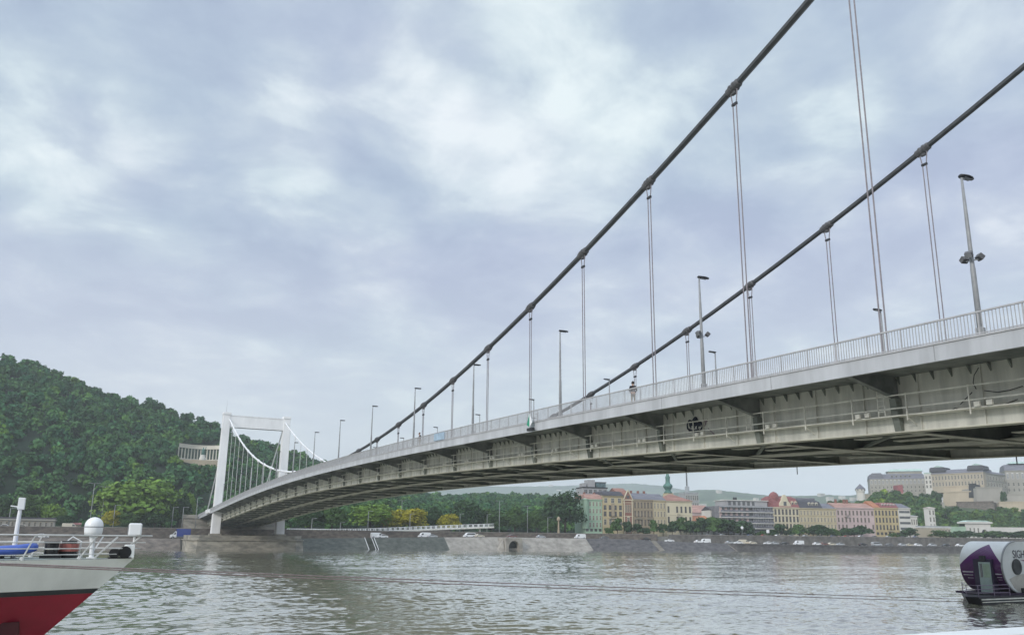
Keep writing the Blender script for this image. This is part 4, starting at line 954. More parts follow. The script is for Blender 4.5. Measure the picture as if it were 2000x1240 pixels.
# ornate cream house
h = bank_house('apartment_house', 'ornate cream house with a crimson roof, a dome and a stepped gable', 'house', 1510.5, 1560, 992, group=G1)
h.body('w_cream', 'w_cream', (.25, .5, .73), .1); h.windows(3, 7, .24, .98, .4, .66, m='dframe'); h.windows(1, 6, 0, .22, .5, .7, m='dframe'); r = h.roof('mansard', 'r_crimson', zof(1530, 968, BF), inset=5)
u = h.w*.46; zg = zof(1532, 966, BF)-h.z0
gm = MB().prism([(u-4, h.top), (u+4, h.top), (u+3.2, h.top+2), (u+2, h.top+3.4), (u+1.5, h.top+5), (u+.5, zg), (u-.5, zg), (u-1.5, h.top+5), (u-2, h.top+3.4), (u-3.2, h.top+2)], 1, -.2, 1.).build('gable', 'w_cream', h.t); MB().box(u-.9, u+.9, -.26, -.203, h.top+.8, h.top+3).build('gable_window', 'pane', gm)
zd = zof(1520, 959, BF)-h.z0; MB().lathe([(2.6, h.top+.2), (2.7, h.top+(zd-h.top)*.55), (2.4, h.top+(zd-h.top)*.8), (1.5, zd-.6), (.2, zd)], (h.w*.2, 4, 0), 12).build('roof_dome', 'r_crimson', h.t, smooth=True); h.chimneys((h.w*.72, h.w*.8), zof(1545, 970, BF), r); h.dormers((h.w*.78, h.w*.92), h.top+1.2, 'w_cream', r)
h = bank_house('apartment_house', 'long beige house with a dark mansard roof between the ornate house and the pink house', 'house', 1560.8, 1632, 994, group=G1)
h.body('w_beige', 'w_beige', (.3, .52, .76), .15); h.windows(3, 11, .28, .98, .34, .58, pane='pane_soft'); h.windows(1, 9, .0, .26, .45, .7, m='dframe'); r = h.roof('mansard', 'r_dark', zof(1590, 976, BF), u1=h.w*.62, inset=4); h.roof('gable', 'r_grey', zof(1620, 982, BF), u0=h.w*.64, name='lower_roof'); h.dormers((h.w*.3, h.w*.4, h.w*.5), h.top+1, 'trim', r)
MB().box(h.w*.08, h.w*.56, 4, 10, zof(1590, 976, BF)-h.z0+.003, zof(1590, 972, BF)-h.z0).build('roof_lantern', 'r_grey', h.t)
h = bank_house('apartment_house', 'long pale pink house with a pinkish tile roof', 'house', 1632.6, 1706, 993, group=G1)
h.body('w_pink', 'w_pink', (.28, .52, .76), .16); h.windows(3, 10, .27, .97, .3, .56, pane='pane_soft', m='dframe', skip=((0, 8), (1, 9), (0, 3))); h.windows(1, 8, .0, .24, .4, .7); r = h.roof('gable', 'r_pink', zof(1670, 981, BF)); h.chimneys((h.w*.42, h.w*.5, h.w*.2), zof(1670, 974, BF), r); h.balcony(h.w*.2, h.w*.3, h.H*.72)
h = bank_house('apartment_house', 'ochre yellow house with an orange gable roof and pink mansard', 'house', 1706.6, 1753, 993, group=G1)
h.body('w_ochre', 'w_ochre', (.24, .5, .74), .12); h.windows(3, 7, .25, .97, .36, .6, m='dframe'); h.windows(1, 6, .0, .22, .5, .7, m='dframe'); h.roof('gable', 'r_orange', zof(1712, 977, BF), u1=h.w*.26); r = h.roof('mansard', 'r_crimson', zof(1735, 981, BF), u0=h.w*.27, inset=3, name='mansard_roof'); h.balcony(h.w*.5, h.w*.7, h.H*.25); h.dormers([h.w*q for q in (.4, .52, .64, .76, .88)], h.top+.5, 'w_pink', r, 1.1, 1.3)
h = bank_house('office_building', 'white building with dark horizontal window bands beside the ochre house', 'building', 1753.6, 1777, 993.5)
h.body('w_white', 'w_white'); 
for k in range(5): h.part('window_band', MB().box(.6, h.w-.4, -.06, -.004, h.H*(.12+.185*k), h.H*(.12+.185*k)+h.H*.075), 'pane')
h.roof('gable', 'r_grey', zof(1765, 982, BF))
h = bank_house('low_house', 'small grey-white house right of the white banded building', 'house', 1778, 1791, 1009); h.body('w_white', 'w_white', (.5,)); h.windows(2, 3, .2, .95); h.roof('hip', 'r_palegrey', zof(1785, 1003.5, BF), inset=2)
# garden buildings at the foot of the palace hill
B2 = offs(58.)
h = bank_house('garden_tower', 'slim pale stone tower standing above the long low pavilion', 'tower', 1812, 1825, 993, B2, depth=3.5)
h.body('w_white', 'w_white', (.45, .75)); h.windows(3, 2, .3, .98, .4, .6); h.roof('hip', 'w_pink', h.ze+1.0, inset=2)
h = bank_house('pavilion', 'long low grey-beige pavilion with a flat pale roof', 'pavilion', 1789, 1856, 1031, BF, depth=12)
h.body('w_stone', 'w_white', (.5,)); h.windows(1, 11, .15, .9, .5, .75, m='trim', arch=True); h.roof('flat', 'r_palegrey', h.ze+1.2)
h.part('corner_block', MB().box(h.w*.0, h.w*.42, -.9, -.01, -.5, h.H-.3), 'w_stone')
h = bank_house('pavilion', 'white garden pavilion with a wide cornice and one big arch', 'pavilion', 1887, 1934, 1022, offs(70.), z0=7, depth=8)
a0, a1 = h.w*.62, h.w*.84; ac = (a0+a1)/2; ar = (a1-a0)/2; zs = h.H*.42
h.part('wall', MB().prism([(0, -.5), (a0, -.5)]+[(ac+ar*math.cos(q), zs+ar*math.sin(q)) for q in np.linspace(math.pi, 0, 11)]+[(a1, -.5), (h.w, -.5), (h.w, h.H), (0, h.H)], 1, 0, 1.2), 'w_white')
h.part('back_wall', MB().box(.2, h.w-.2, 5, 6, -.5, h.H-.2), 'dark'); h.part('cornice', MB().box(-.9, h.w+.9, -.9, 6.5, h.H+.003, h.H+1), 'w_white'); h.part('roof', MB().prism([(-.6, h.H+1.003), (h.w+.6, h.H+1.003), (h.w*.8, h.H+1.9), (h.w*.2, h.H+1.9)], 1, -.5, 6), 'r_palecopper'); h.top = h.H; h.windows(1, 3, .25, .8, .3, .6, 1, h.w*.55)
def terrace(label, x0, x1, y0, y1, d, m, zb=6.5):
    p = offs(d); a = onpoly(x0, y0, p); b = onpoly(x1, y1, p); zb_ = min(a[2], b[2])-6
    o = MB().loft([[(q[0], q[1], zb_), (q[0]+.5, q[1]+1., zb_), (q[0]+.5, q[1]+1., q[2]), (q[0], q[1], q[2])] for q in (a, b)]).build('terrace_wall', m); return tag(o, label, 'wall')
terrace('pale terrace wall running right from the white garden pavilion', 1936, 2040, 1029, 1030, 82, 'w_white')
terrace('lower pale terrace wall behind the trees at the right edge', 1945, 2040, 1041, 1040, 62, 'w_white')
terrace('pale green balustrade wall between the low pavilion and the arch pavilion', 1850, 1886, 1028, 1027.5, 66, 'w_green')
# long arched wall building on the left bank
h = bank_house('arcade_wall', 'long low stone wall with dark arched niches at the left edge behind the ship', 'wall', -60, 107, 1015.5, offs(30.), depth=6)
h.body('w_stone2', 'w_stone2'); h.windows(1, 15, .05, .85, .3, .72, m='w_stone', arch=True); h.roof('flat', 'r_dark', h.ze+.9)
h = bank_house('kiosk', 'low kiosk with a dark red roof on the left bank', 'kiosk', 136, 158, 1024, offs(40.), depth=5); h.body('w_brown', None); h.windows(1, 3, .2, .9); h.roof('gable', 'r_crimson', zof(146, 1020, offs(40.)))
# the hillside monument: curved colonnade round a green bronze statue
_v = GH[:, :26].reshape(-1, 3)-EYE; _d = _v @ FW; _q = np.hypot(1000+F*(_v @ RT)/_d-391, PY-F*(_v @ UP)/_d-903); _i = int(_q.argmin()); MD = math.hypot(*(_v[_i, :2]))-9
mo = atdist(391, 897, MD); k_ = float((mo-EYE) @ FW)/F; mt = thing('colonnade_monument', 'white curved colonnade on the forested hillside left of the bridge tower', 'monument', tuple(mo)); vd = mo[:2]/np.hypot(*mo[:2]); rd = np.array([vd[1], -vd[0]])
def mp(u, v, z): q = mo[:2]+rd*u+vd*v; return (q[0], q[1], mo[2]+z)
arcp = [(u, 7*(1-(u/11.5)**2)) for u in np.linspace(-11.5, 11.5, 15)]
ft = [mp(u, v, 0) for u, v in arcp]; hgt = 28*k_
def ring(us, z0, z1, dv): return MB().loft([[mp(u, v-dv, z0), mp(u, v+dv, z0), mp(u, v+dv, z1), mp(u, v-dv, z1)] for u, v in us])
ring(arcp, hgt*.80, hgt, .9).build('architrave', 'w_mon', mt); ring(arcp, hgt*1.003, hgt*1.06, 1.15).build('cornice', 'w_mon', mt); ring(arcp, -.6, .5, 1.3).build('stylobate', 'w_mon', mt)
for i, (u, v) in enumerate(arcp):
    q = mp(u, v, .503); MB().tube([q, (q[0], q[1], mo[2]+hgt*.797)], [.34, .28], 8).build('column', 'w_mon', mt)
MB().loft([[mp(u, v, z) for u, v in ((-14, -4), (14, -4), (14, 9), (-14, 9))] for z in (-9, -.61)]).build('terrace', 'w_bast', mt)
q = mp(1.2, -2.2, -.6); stt = thing('statue', 'dark green bronze statue of a robed figure in front of the white colonnade', 'statue', q)
MB().lathe([(1.9, 0), (1.8, 1.4), (1.4, 1.6), (1.3, 3.)], q, 10).build('pedestal', 'w_white', stt)
MB().tube([(q[0], q[1], q[2]+3), (q[0], q[1], q[2]+4.6), (q[0], q[1], q[2]+5.8), (q[0], q[1], q[2]+6.3), (q[0], q[1], q[2]+6.5), (q[0], q[1], q[2]+6.9), (q[0], q[1], q[2]+7.2)], [1., .75, .8, .5, .3, .38, .15], 8).tube([(q[0]+.6, q[1], q[2]+5.7), (q[0]+1.2, q[1], q[2]+6.6), (q[0]+1.3, q[1], q[2]+7.8)], [.25, .2, .12], 6).build('figure', 'copper', stt, smooth=True)

# ------------------------------------------------------------------ the palace on its hill
def palace(label, x0, x1, ye, yb, d0, d1, depth=22., group='wings of the hilltop palace', name='palace_wing'):
    a = atdist(x0, ye, d0); b = atdist(x1, ye, d1); zb = (atdist(x0, yb, d0)[2]+atdist(x1, yb, d1)[2])/2
    return House(name, label, 'palace', a, b, zb-3, (a[2]+b[2])/2, depth, group)
def zd(x, y, d): return atdist(x, y, d)[2]
h = palace('left grey wing of the hilltop palace with a row of pale arched windows', 1698, 1806, 936, 964, 795, 800)
h.body('w_stone2', 'w_stone2', (.3, .62), .2); h.windows(1, 14, .7, .97, .45, .7, m='w_white', arch=True, pane='lampglass'); h.windows(2, 14, .25, .66, .36, .6); r = h.roof('mansard', 'r_grey', zd(1750, 925, 800), inset=4)
h.part('pavilion_roof', MB().loft([[(x, y, z) for x, y in ((c-w, 0), (c+w, 0), (c+w, 12), (c-w, 12))] for c, w, z in ((6.2, 5.6, h.top+.3), (6.2, 4.6, h.top+4.5), (6.2, 3.6, h.top+5.4))]), 'r_grey')
zt1 = zd(1780, 916, 810)-h.z0; h.part('upper_storey', MB().box(h.w*.36, h.w*.98, 6, 20, h.top+1, zt1-2.2), 'w_stone2'); h.part('upper_roof', MB().loft([[(h.w*.34, 5, zt1-2.2), (h.w, 5, zt1-2.2), (h.w, 21, zt1-2.2), (h.w*.34, 21, zt1-2.2)], [(h.w*.44, 8, zt1), (h.w*.97, 8, zt1), (h.w*.97, 18, zt1), (h.w*.44, 18, zt1)]]), 'r_palecopper')
h.dormers([h.w*q for q in (.42, .5, .58, .66, .74)], h.top+1.2, 'w_stone2', r, 1.6, 1.8)
h = palace('pale corner block of the palace between the grey and the beige wings', 1805, 1819, 926, 960, 785, 783); h.body('w_white', 'w_white', (.5,)); h.windows(3, 2, .3, .95); h.roof('flat', 'r_palecopper', h.ze+1.5)
h = palace('long beige wing of the palace with two dark pavilion roofs', 1818.5, 1920, 925, 952, 782, 770, 26)
h.body('w_stone', 'w_stone', (.25, .6), .22); h.windows(2, 16, .25, .97, .38, .62); h.roof('mansard', 'r_grey', zd(1870, 916, 780), inset=5)
for q in (.13, .87): h.part('pavilion_roof', MB().loft([[(x, y, z) for x, y in ((c-w, -.3), (c+w, -.3), (c+w, 14), (c-w, 14))] for c, w, z in ((h.w*q, 6.5, h.top+2), (h.w*q, 6., h.top+5.2), (h.w*q, 5, h.top+5.8))]), 'r_dark'); h.part('copper_cap', MB().loft([[(x, y, z) for x, y in ((c-w, 2), (c+w, 2), (c+w, 10), (c-w, 10))] for c, w, z in ((h.w*q, 4, h.top+5.81), (h.w*q, .6, h.top+7.4))]), 'r_palecopper')
h = palace('grey return wing of the palace right of the long beige wing', 1920.5, 1963, 926.5, 955, 772, 815, 24); h.body('w_stone2', 'w_stone2', (.3, .62)); h.windows(2, 8, .25, .95, .36, .6); h.roof('mansard', 'r_grey', zd(1940, 919, 790), inset=5)
h = palace('right palace wing with pale copper roof and round windows at the picture edge', 1962, 2050, 919, 962, 826, 832, 26)
h.body('w_stone2', 'w_stone2', (.3, .55)); h.windows(1, 9, .62, .95, .4, .6, m='w_white', pane='lampglass', arch=True); h.windows(2, 9, .15, .58, .36, .6); h.roof('mansard', 'r_grey', zd(1990, 906, 830), inset=6); h.part('copper_roof', MB().loft([[(h.w*.12, 3, h.top+6.2), (h.w, 3, h.top+6.2), (h.w, 20, h.top+6.2), (h.w*.12, 20, h.top+6.2)], [(h.w*.2, 6, h.top+8), (h.w*.95, 6, h.top+8), (h.w*.95, 17, h.top+8), (h.w*.2, 17, h.top+8)]]), 'r_palecopper')
def bast(label, x0, x1, yt, yb, d0, d1, m='w_bast', depth=14., name='bastion_wall'):
    a = atdist(x0, yt, d0); b = atdist(x1, yt, d1); zb = atdist((x0+x1)/2, yb, (d0+d1)/2)[2]-4
    h = House(name, label, 'wall', a, b, zb, (a[2]+b[2])/2, depth); h.part('wall', MB().loft([[(-.8, -.8, 0), (h.w+.8, -.8, 0), (h.w+.8, depth, 0), (-.8, depth, 0)], [(0, 0, h.H), (h.w, 0, h.H), (h.w, depth, h.H), (0, depth, h.H)]]), m); h.part('parapet', MB().box(-.3, h.w+.3, -.3, .5, h.H+.003, h.H+.9), m); return h
h = bast('smooth beige retaining wall below the long beige palace wing', 1842, 1912, 961, 978, 752, 745, depth=16)
h = bast('upper terrace wall with small openings under the long beige palace wing', 1843, 1891, 950.5, 962, 764, 760, depth=12); h.top = h.H; h.windows(1, 6, .45, .95, .25, .6, m='w_bast')
h = bast('tall pale bastion with a dark tree beside its right corner', 1906, 1957, 953, 977, 742, 752, 'w_stone2', 30)
h = bast('dark recessed gateway in the bastion wall', 1892, 1906, 946, 962, 747, 745, 'dark', 8, 'gateway')
h = bast('lower stone wall at the right edge below the palace', 1951, 2060, 981, 990, 728, 735)
h = bast('middle stone terrace wall at the right edge below the palace', 1962, 2060, 966, 978, 752, 760, 'w_stone2')
h = bast('rough brown stone wall below the smooth retaining wall', 1868, 1940, 981, 989, 733, 728, 'brownstone')
h = bast('pale wall joining the pointed tower and the left palace wing', 1688, 1722, 967, 976, 772, 778, 'w_stone')
h = bast('low wall among the trees below the left palace wing', 1740, 1770, 968, 972, 742, 742, 'w_stone2', 4)
h = bast('thin terrace wall above the slim pale tower', 1806, 1844, 983, 988, 690, 690, 'w_stone2', 4)
a = atdist(1752, 947, 748); b = atdist(1763, 947, 745); a2 = atdist(1744, 947, 756); zb = atdist(1752, 968, 748)[2]
sct = thing('wrapped_tower', 'tower wrapped in red scaffold sheeting in front of the left palace wing', 'tower', (a[0], a[1], zb))
pa = [tuple(p[:2]) for p in (a2, a, b)]; pa.append((pa[2][0]+pa[0][0]-pa[1][0], pa[2][1]+pa[0][1]-pa[1][1]))
MB().loft([[(x, y, z) for x, y in pa] for z in (zb+2, a[2])]).build('sheeting', mat('red sheeting', (.30, .10, .11), .8, 0, .1, .6, bump=.3), sct); MB().loft([[(x, y, z) for x, y in pa] for z in (zb-5, zb+1.99)]).build('stone_base', 'w_stone', sct)
p = atdist(1680.5, 960, 752); k_ = float((p-EYE) @ FW)/F; z = lambda y: atdist(1680.5, y, 752)[2]-p[2]
rt = thing('round_tower', 'small round stone tower with a pointed dark roof left of the palace', 'tower', tuple(p))
MB().lathe([(8.2*k_, z(985)), (7.4*k_, z(961)), (8.6*k_, z(959.5)), (8.6*k_, z(955))], tuple(p), 14).build('tower_wall', 'w_white', rt)
MB().lathe([(9.6*k_, z(954.9)), (8.6*k_, z(953.5)), (.2*k_, z(944.5))], tuple(p), 14).build('pointed_roof', 'r_grey', rt)
for k in range(8):
    an = k*math.pi/4+.2; MB().box(p[0]+8.5*k_*math.cos(an)-.35, p[0]+8.5*k_*math.cos(an)+.35, p[1]+8.5*k_*math.sin(an)-.35, p[1]+8.5*k_*math.sin(an)+.35, p[2]+z(957.5), p[2]+z(955.6)).build('window', 'pane', rt)
for x, yt, w, dist, lab in ((1827, 957, 12, 738, 'dark pointed evergreen in front of the beige palace walls'), (1835, 962, 11, 732, 'second dark evergreen at the left end of the smooth retaining wall'), (1808, 962, 20, 715, 'dark round tree below the pale palace corner block'), (1962, 958, 9, 741, 'dark slim tree at the right corner of the pale bastion'), (1760, 975, 30, 700, 'broad green tree below the red wrapped tower')):
    q = atdist(x, 985, dist); tree_at(lab, x, yt, w, 0, 'leaf_dark', 'small', 1, 'trees below the palace', pos=q, zb=atdist(x, yt, dist)[2]-max(9, (990-yt)*.42))

# ------------------------------------------------------------------ vehicles on the quay road and the streets
def carpaint(name, c): return mat(name, c, .25, .0, .04, .5, spec=.6)
CP = {k: carpaint(k+' car paint', c) for k, c in {'white': (.75, .76, .77), 'silver': (.42, .44, .46), 'red': (.30, .04, .035), 'black': (.02, .02, .024), 'blue': (.03, .06, .16), 'grey': (.14, .145, .155), 'cream': (.60, .55, .44), 'maroon': (.16, .07, .06)}.items()}
M['tyre'] = mat('tyre rubber', (.018, .018, .018), .85, 0, .2, 6); M['rim'] = mat('wheel rim', (.40, .41, .43), .35, .6, .05, 5); M['tail'] = mat('red tail light', (.35, .02, .02), .3); M['head'] = mat('clear head light', (.65, .68, .7), .15)
PROF = {  # side outline, glass outline, length, width, wheel positions, wheel radius
 'car': ([(-2.1, .3), (-2.15, .72), (-2.0, .92), (-1.45, .98), (-.95, 1.42), (-.3, 1.5), (.45, 1.46), (1.1, 1.0), (1.85, .88), (2.1, .66), (2.1, .3)], [(-1.3, .99), (-.9, 1.37), (-.3, 1.43), (.4, 1.39), (.95, .99)], 1.76, (-1.3, 1.32), .32),
 'van': ([(-2.4, .35), (-2.42, 1.9), (-2.25, 2.15), (.9, 2.15), (1.45, 1.95), (2.0, 1.15), (2.5, .95), (2.6, .6), (2.6, .35)], [(.75, 1.2), (.8, 1.85), (1.35, 1.82), (1.8, 1.2)], 1.95, (-1.6, 1.65), .36),
 'minibus': ([(-2.5, .35), (-2.55, 1.5), (-2.3, 2.0), (.9, 2.05), (1.5, 1.85), (2.1, 1.1), (2.6, .92), (2.7, .6), (2.7, .35)], [(-2.2, 1.2), (-2.1, 1.8), (.9, 1.85), (1.35, 1.75), (1.8, 1.2)], 1.95, (-1.6, 1.7), .36)}
VS = {}
def vehicle(kind, colour, label, cat, loc, rz, group=None):
    key = (kind, colour)
    if key in VS: return dup(VS[key], loc, rz, label, group)
    body, gl, w, wx, wr = PROF[kind]; t = thing({'car': 'parked_car', 'van': 'delivery_van', 'minibus': 'minibus'}[kind], label, cat, world=False, group=group)
    rings = []
    for yy, s in ((-w/2, .93), (-w/2+.12, 1), (w/2-.12, 1), (w/2, .93)): rings.append([(x, yy*(1 if z < 1.05 else .93), .3+(z-.3)*(s if z > .5 else 1)) for x, z in body])
    bd = MB().loft(rings).build('body', CP[colour], t)
    g = MB()
    for s in (-1, 1): g.prism(gl, 1, s*(w/2+.002), s*(w/2-.05))
    g.build('side_windows', 'pane', t)
    hi = [p for p in body if p[1] > 1.05]; f = max(hi); lowf = min([p for p in body if p[0] > f[0]], key=lambda p: p[0])
    MB().add([(lowf[0]+.02, -w*.42, lowf[1]+.03), (lowf[0]+.02, w*.42, lowf[1]+.03), (f[0]+.03, w*.38, f[1]-.02), (f[0]+.03, -w*.38, f[1]-.02), (lowf[0]-.1, -w*.42, lowf[1]+.0), (lowf[0]-.1, w*.42, lowf[1]), (f[0]-.1, w*.38, f[1]-.08), (f[0]-.1, -w*.38, f[1]-.08)], [(0, 1, 2, 3), (4, 7, 6, 5), (0, 4, 5, 1), (2, 6, 7, 3), (1, 5, 6, 2), (0, 3, 7, 4)]).build('windscreen', 'pane', t)
    for s in (-1, 1):
        for x in wx:
            wh = MB().tube([(x, s*(w/2-.2), wr), (x, s*(w/2+.01), wr)], wr, 14).build('wheel', 'tyre', t); MB().tube([(x, s*(w/2+.011), wr), (x, s*(w/2+.025), wr)], wr*.6, 10).build('rim', 'rim', wh)
        xf = max(p[0] for p in body); xr = min(p[0] for p in body)
        MB().box(xf-.05, xf+.02, s*w*.42-.14, s*w*.42+.14, .62, .78).build('headlight', 'head', t); MB().box(xr-.02, xr+.05, s*w*.42-.12, s*w*.42+.12, .7, .9).build('tail_light', 'tail', t)
    t.location = loc; t.rotation_euler = (0, 0, rz); VS[key] = t
    return t
def bank_rz(x):
    for (a, b), (c, d) in zip(WL[:-1], WL[1:]):
        if a <= x < c: return math.atan2(d-b, c-a)
    return 0
CARS = [(736, 'van', 'white', 11, 'white van parked at the top of the white-railed stairs'), (747, 'car', 'white', 9.6, 'white car just right of the white van above the stairs'), (829, 'van', 'white', 11, 'white van in front of the middle of the ramp'), (844, 'car', 'silver', 9.6, 'silver car in front of the white van by the ramp'),
 (917, 'minibus', 'white', 11, 'white minibus with dark side windows under the right end of the ramp'), (936, 'car', 'cream', 10, 'cream car behind the white minibus below the ramp end'), (999, 'car', 'maroon', 9.6, 'dark red car above the tunnel mouth'), (1056, 'car', 'silver', 15, 'silver car right of the tunnel mouth'), (1133, 'van', 'white', 11, 'small white van left of the pale green house'),
 (1181, 'car', 'grey', 10, 'dark grey car in front of the sand yellow house'), (1262, 'car', 'black', 11, 'black car below the brown house'), (1307, 'car', 'white', 11, 'white car below the left corner of the cream house'), (1364, 'car', 'white', 11, 'white car left of the white van below the low orange-roofed house'), (1377, 'van', 'white', 11, 'white van below the low orange-roofed house'),
 (1424, 'car', 'silver', 12, 'silver car left of the white delivery van below the modern block'), (1441, 'car', 'white', 10, 'white car in front of the white delivery van below the modern block'), (1452, 'van', 'cream', 13, 'cream delivery van below the balconies of the modern block'), (1468, 'car', 'cream', 11, 'cream car below the right half of the modern block'),
 (1499, 'car', 'white', 11, 'white car below the right corner of the modern block'), (1511, 'car', 'silver', 11, 'silver car below the left corner of the ornate cream house'), (1531, 'car', 'black', 11, 'black car below the ornate cream house'), (1559, 'van', 'white', 11, 'white van below the left corner of the beige mansard house'), (1594, 'car', 'white', 11, 'white car below the middle of the beige mansard house'),
 (1608, 'car', 'maroon', 11, 'brown car between two light cars below the beige mansard house'), (1622, 'car', 'cream', 11, 'cream car below the right end of the beige mansard house'), (1639, 'car', 'silver', 11, 'silver car below the left end of the pink house'), (1684, 'car', 'black', 11, 'black car left of the silver minibus below the pink house'), (1710, 'minibus', 'silver', 10, 'silver minibus parked below the ochre yellow house'),
 (1735, 'car', 'grey', 10.5, 'grey car right of the silver minibus'), (1760, 'car', 'silver', 12, 'silver car below the white banded building'), (1773, 'car', 'cream', 12, 'cream car below the small grey-white house'), (1790, 'car', 'white', 12, 'white car below the left end of the long low pavilion'), (1818, 'car', 'silver', 12, 'silver car below the slim pale tower'), (1845, 'car', 'black', 12, 'black car below the right end of the long low pavilion'), (1872, 'car', 'white', 12, 'white car just left of the striped houseboat'),
 (8, 'car', 'white', 24, 'white car at the left picture edge in front of the arched wall'), (42, 'car', 'cream', 24, 'cream car behind the white ship mast'), (82, 'car', 'white', 12, 'white car seen through the ship railing'), (134, 'van', 'cream', 24, 'cream van beside the low kiosk')]
for px, kind, colr, d, lab in CARS:
    p = onpoly(px, 1045, offs(d)); z = qz(p[0])-.04 if d < 19.5 else ZU-.04
    vehicle(kind, colr, lab, 'van' if kind != 'car' else 'car', (p[0], p[1], z), bank_rz(p[0])+(math.pi if px % 2 else 0), 'vehicles along the far quay')
# more cars half hidden behind the street wall on the right
for k, px in enumerate(range(1384, 1800, 27)):
    p = onpoly(px, 1045, offs(26.)); vehicle('car', ['grey', 'silver', 'black', 'blue', 'red', 'white'][k % 6], '%s car on the upper street behind the balustrade wall, %s from the left' % (['grey', 'silver', 'black', 'blue', 'red', 'white'][k % 6], (ORD)[k]), 'car', (p[0], p[1], ZU-.04), bank_rz(p[0]), 'cars on the upper street')
# blue canvas lorry left of the abutment
p = onpoly(350, 1045, offs(11.)); tk = thing('lorry', 'small lorry with a blue canvas box and white cab beside the stone abutment', 'lorry', (p[0], p[1], qz(p[0])-.04), bank_rz(p[0])+math.pi, world=False)
MB().box(-3.6, 1.0, -1.15, 1.15, .95, 3.5).build('canvas_box', carpaint('blue canvas', (.03, .055, .26)), tk, bevel=.05); MB().box(-3.65, 1.05, -1.1, 1.1, .6, .93).build('load_bed', carpaint('blue grey metal', (.12, .16, .24)), tk)
MB().prism([(1.06, .5), (1.06, 2.6), (1.5, 2.62), (2.3, 1.6), (2.95, 1.35), (3.0, .5)], 1, -1.02, 1.02).build('cab', CP['white'], tk, bevel=.05); g = MB()
for s in (-1, 1): g.prism([(1.3, 1.55), (1.35, 2.3), (1.6, 2.3), (2.15, 1.55)], 1, s*1.0, s*1.026)
g.build('cab_window', 'pane', tk); MB().bar((1.56, 0, 2.6), (2.36, 0, 1.58), 1.7, .03).build('windscreen', 'pane', tk)
for s in (-1, 1):
    for x in (-2.4, 2.2):
        wh = MB().tube([(x, s*.75, .45), (x, s*1.04, .45)], .45, 14).build('wheel', 'tyre', tk); MB().tube([(x, s*1.041, .45), (x, s*1.06, .45)], .25, 10).build('rim', 'rim', wh)
# red car on the bridge deck close to the far tower
Yc = at(515, 941, 0, 37.5)[1]; vehicle('car', 'red', 'red car on the bridge roadway near the far tower', 'car', (38.3, min(Yc, 262), dz(min(Yc, 262))+.02), math.pi/2)

# ------------------------------------------------------------------ lamp posts on the far bank
def bank_lamp(label, px, ytop, d, arms=2, z=None, h0=None):
    p = onpoly(px, 1040, offs(d)); z0 = (ZU if d > 20 else qz(p[0])-.05) if z is None else z; H = zt_(px, ytop, p)-z0
    t = thing('street_lamp', label, 'street lamp', (p[0], p[1], z0), bank_rz(p[0]), 'lamp posts on the far bank', world=False)
    MB().tube([(0, 0, 0), (0, 0, H*.5), (0, 0, H)], [.17, .13, .09], 8).build('pole', 'grey', t, smooth=True)
    for s in ((-1, 1) if arms == 2 else (1,)):
        MB().tube([(0, 0, H-.1), (s*.9, 0, H), (s*1.7, 0, H+.02)], .06, 6).build('arm', 'grey', t); MB().loft([[(s*(1.2+.75*f), w*math.cos(a), H+.05+.08*math.sin(a)) for a in [6.283*j/8 for j in range(8)]] for f, w in ((0, .1), (.3, .2), (.8, .2), (1, .08))]).build('lamp_head', 'grey', t)
def zt_(px, y, p): return atdist(px, y, math.hypot(p[0], p[1]))[2]
for a in (('tall twin-arm lamp post behind the white radar dome', 173, 943, 30, 2), ('twin-arm lamp post in front of the big yellow-green tree, right of the tallest lamp', 195, 950, 48, 2), ('short pole lamp in front of the small orange tree', 219, 986, 36, 1), ('pole lamp right of the big yellow-green tree', 334, 990, 40, 1), ('pole lamp just left of the stone abutment', 354, 990, 38, 1),
          ('pale pole lamp in front of the dark trees right of the pier', 608, 1012, 30, 1), ('small lamp right of the pier between dark trees', 664, 1020, 30, 1), ('tall pale lamp post in front of the light green domed tree', 718, 998, 24, 1), ('tall twin-arm lamp rising above the yellow trees', 783, 977, 52, 2), ('pale lamp post in front of the yellow domed tree', 800, 1003, 30, 1),
          ('pale lamp post right of the large dark tree at the ramp', 898, 1003, 40, 1), ('lamp post at the right end of the ramp', 951, 1004, 40, 1), ('tall twin-arm lamp post right of the ramp end', 975, 978, 23, 2), ('slim twin-arm lamp post left of the large dark tree by the green house', 1030, 988, 44, 2), ('low lamp post beside the large dark tree by the green house', 1070, 1010, 30, 1), ('pole lamp at the left picture edge behind the ship', 14, 992, 30, 1),
          ('single-arm lamp post at the left end of the bridge deck', 380, 972, 34, 1)): bank_lamp(*a)
p = onpoly(1091, 1040, offs(25.)); fo = thing('fountain_column', 'slim pale monument column with a round top in front of the dark trees', 'column', (p[0], p[1], ZU), world=False)
MB().lathe([(1.4, 0), (1.3, .8), (.6, 1.), (.4, 3.5), (.3, 6.4), (.8, 6.8), (.9, 7.4), (.5, 8.2), (.1, 8.5)], n=10).build('shaft', 'w_brown', fo)
p = onpoly(1450, 1045, offs(21.)); sg = thing('round_sign', 'round pale sign on a pole above the cream delivery van', 'sign', (p[0], p[1], ZU), bank_rz(p[0]), world=False)
MB().tube([(0, 0, 0), (0, 0, 4.4)], .06, 6).build('pole', 'grey', sg); MB().tube([(0, -.05, 4.6), (0, .02, 4.6)], .75, 16).build('sign_plate', 'white', sg)
p = onpoly(1500, 1045, offs(21.)); sg = thing('sign_board', 'square white sign board below the right end of the modern block', 'sign', (p[0], p[1], ZU), bank_rz(p[0]), world=False)
MB().tube([(0, 0, 0), (0, 0, 3.2)], .06, 6).build('pole', 'grey', sg); MB().box(-.8, .8, -.1, -.03, 2.2, 3.8).build('sign_plate', 'white', sg)

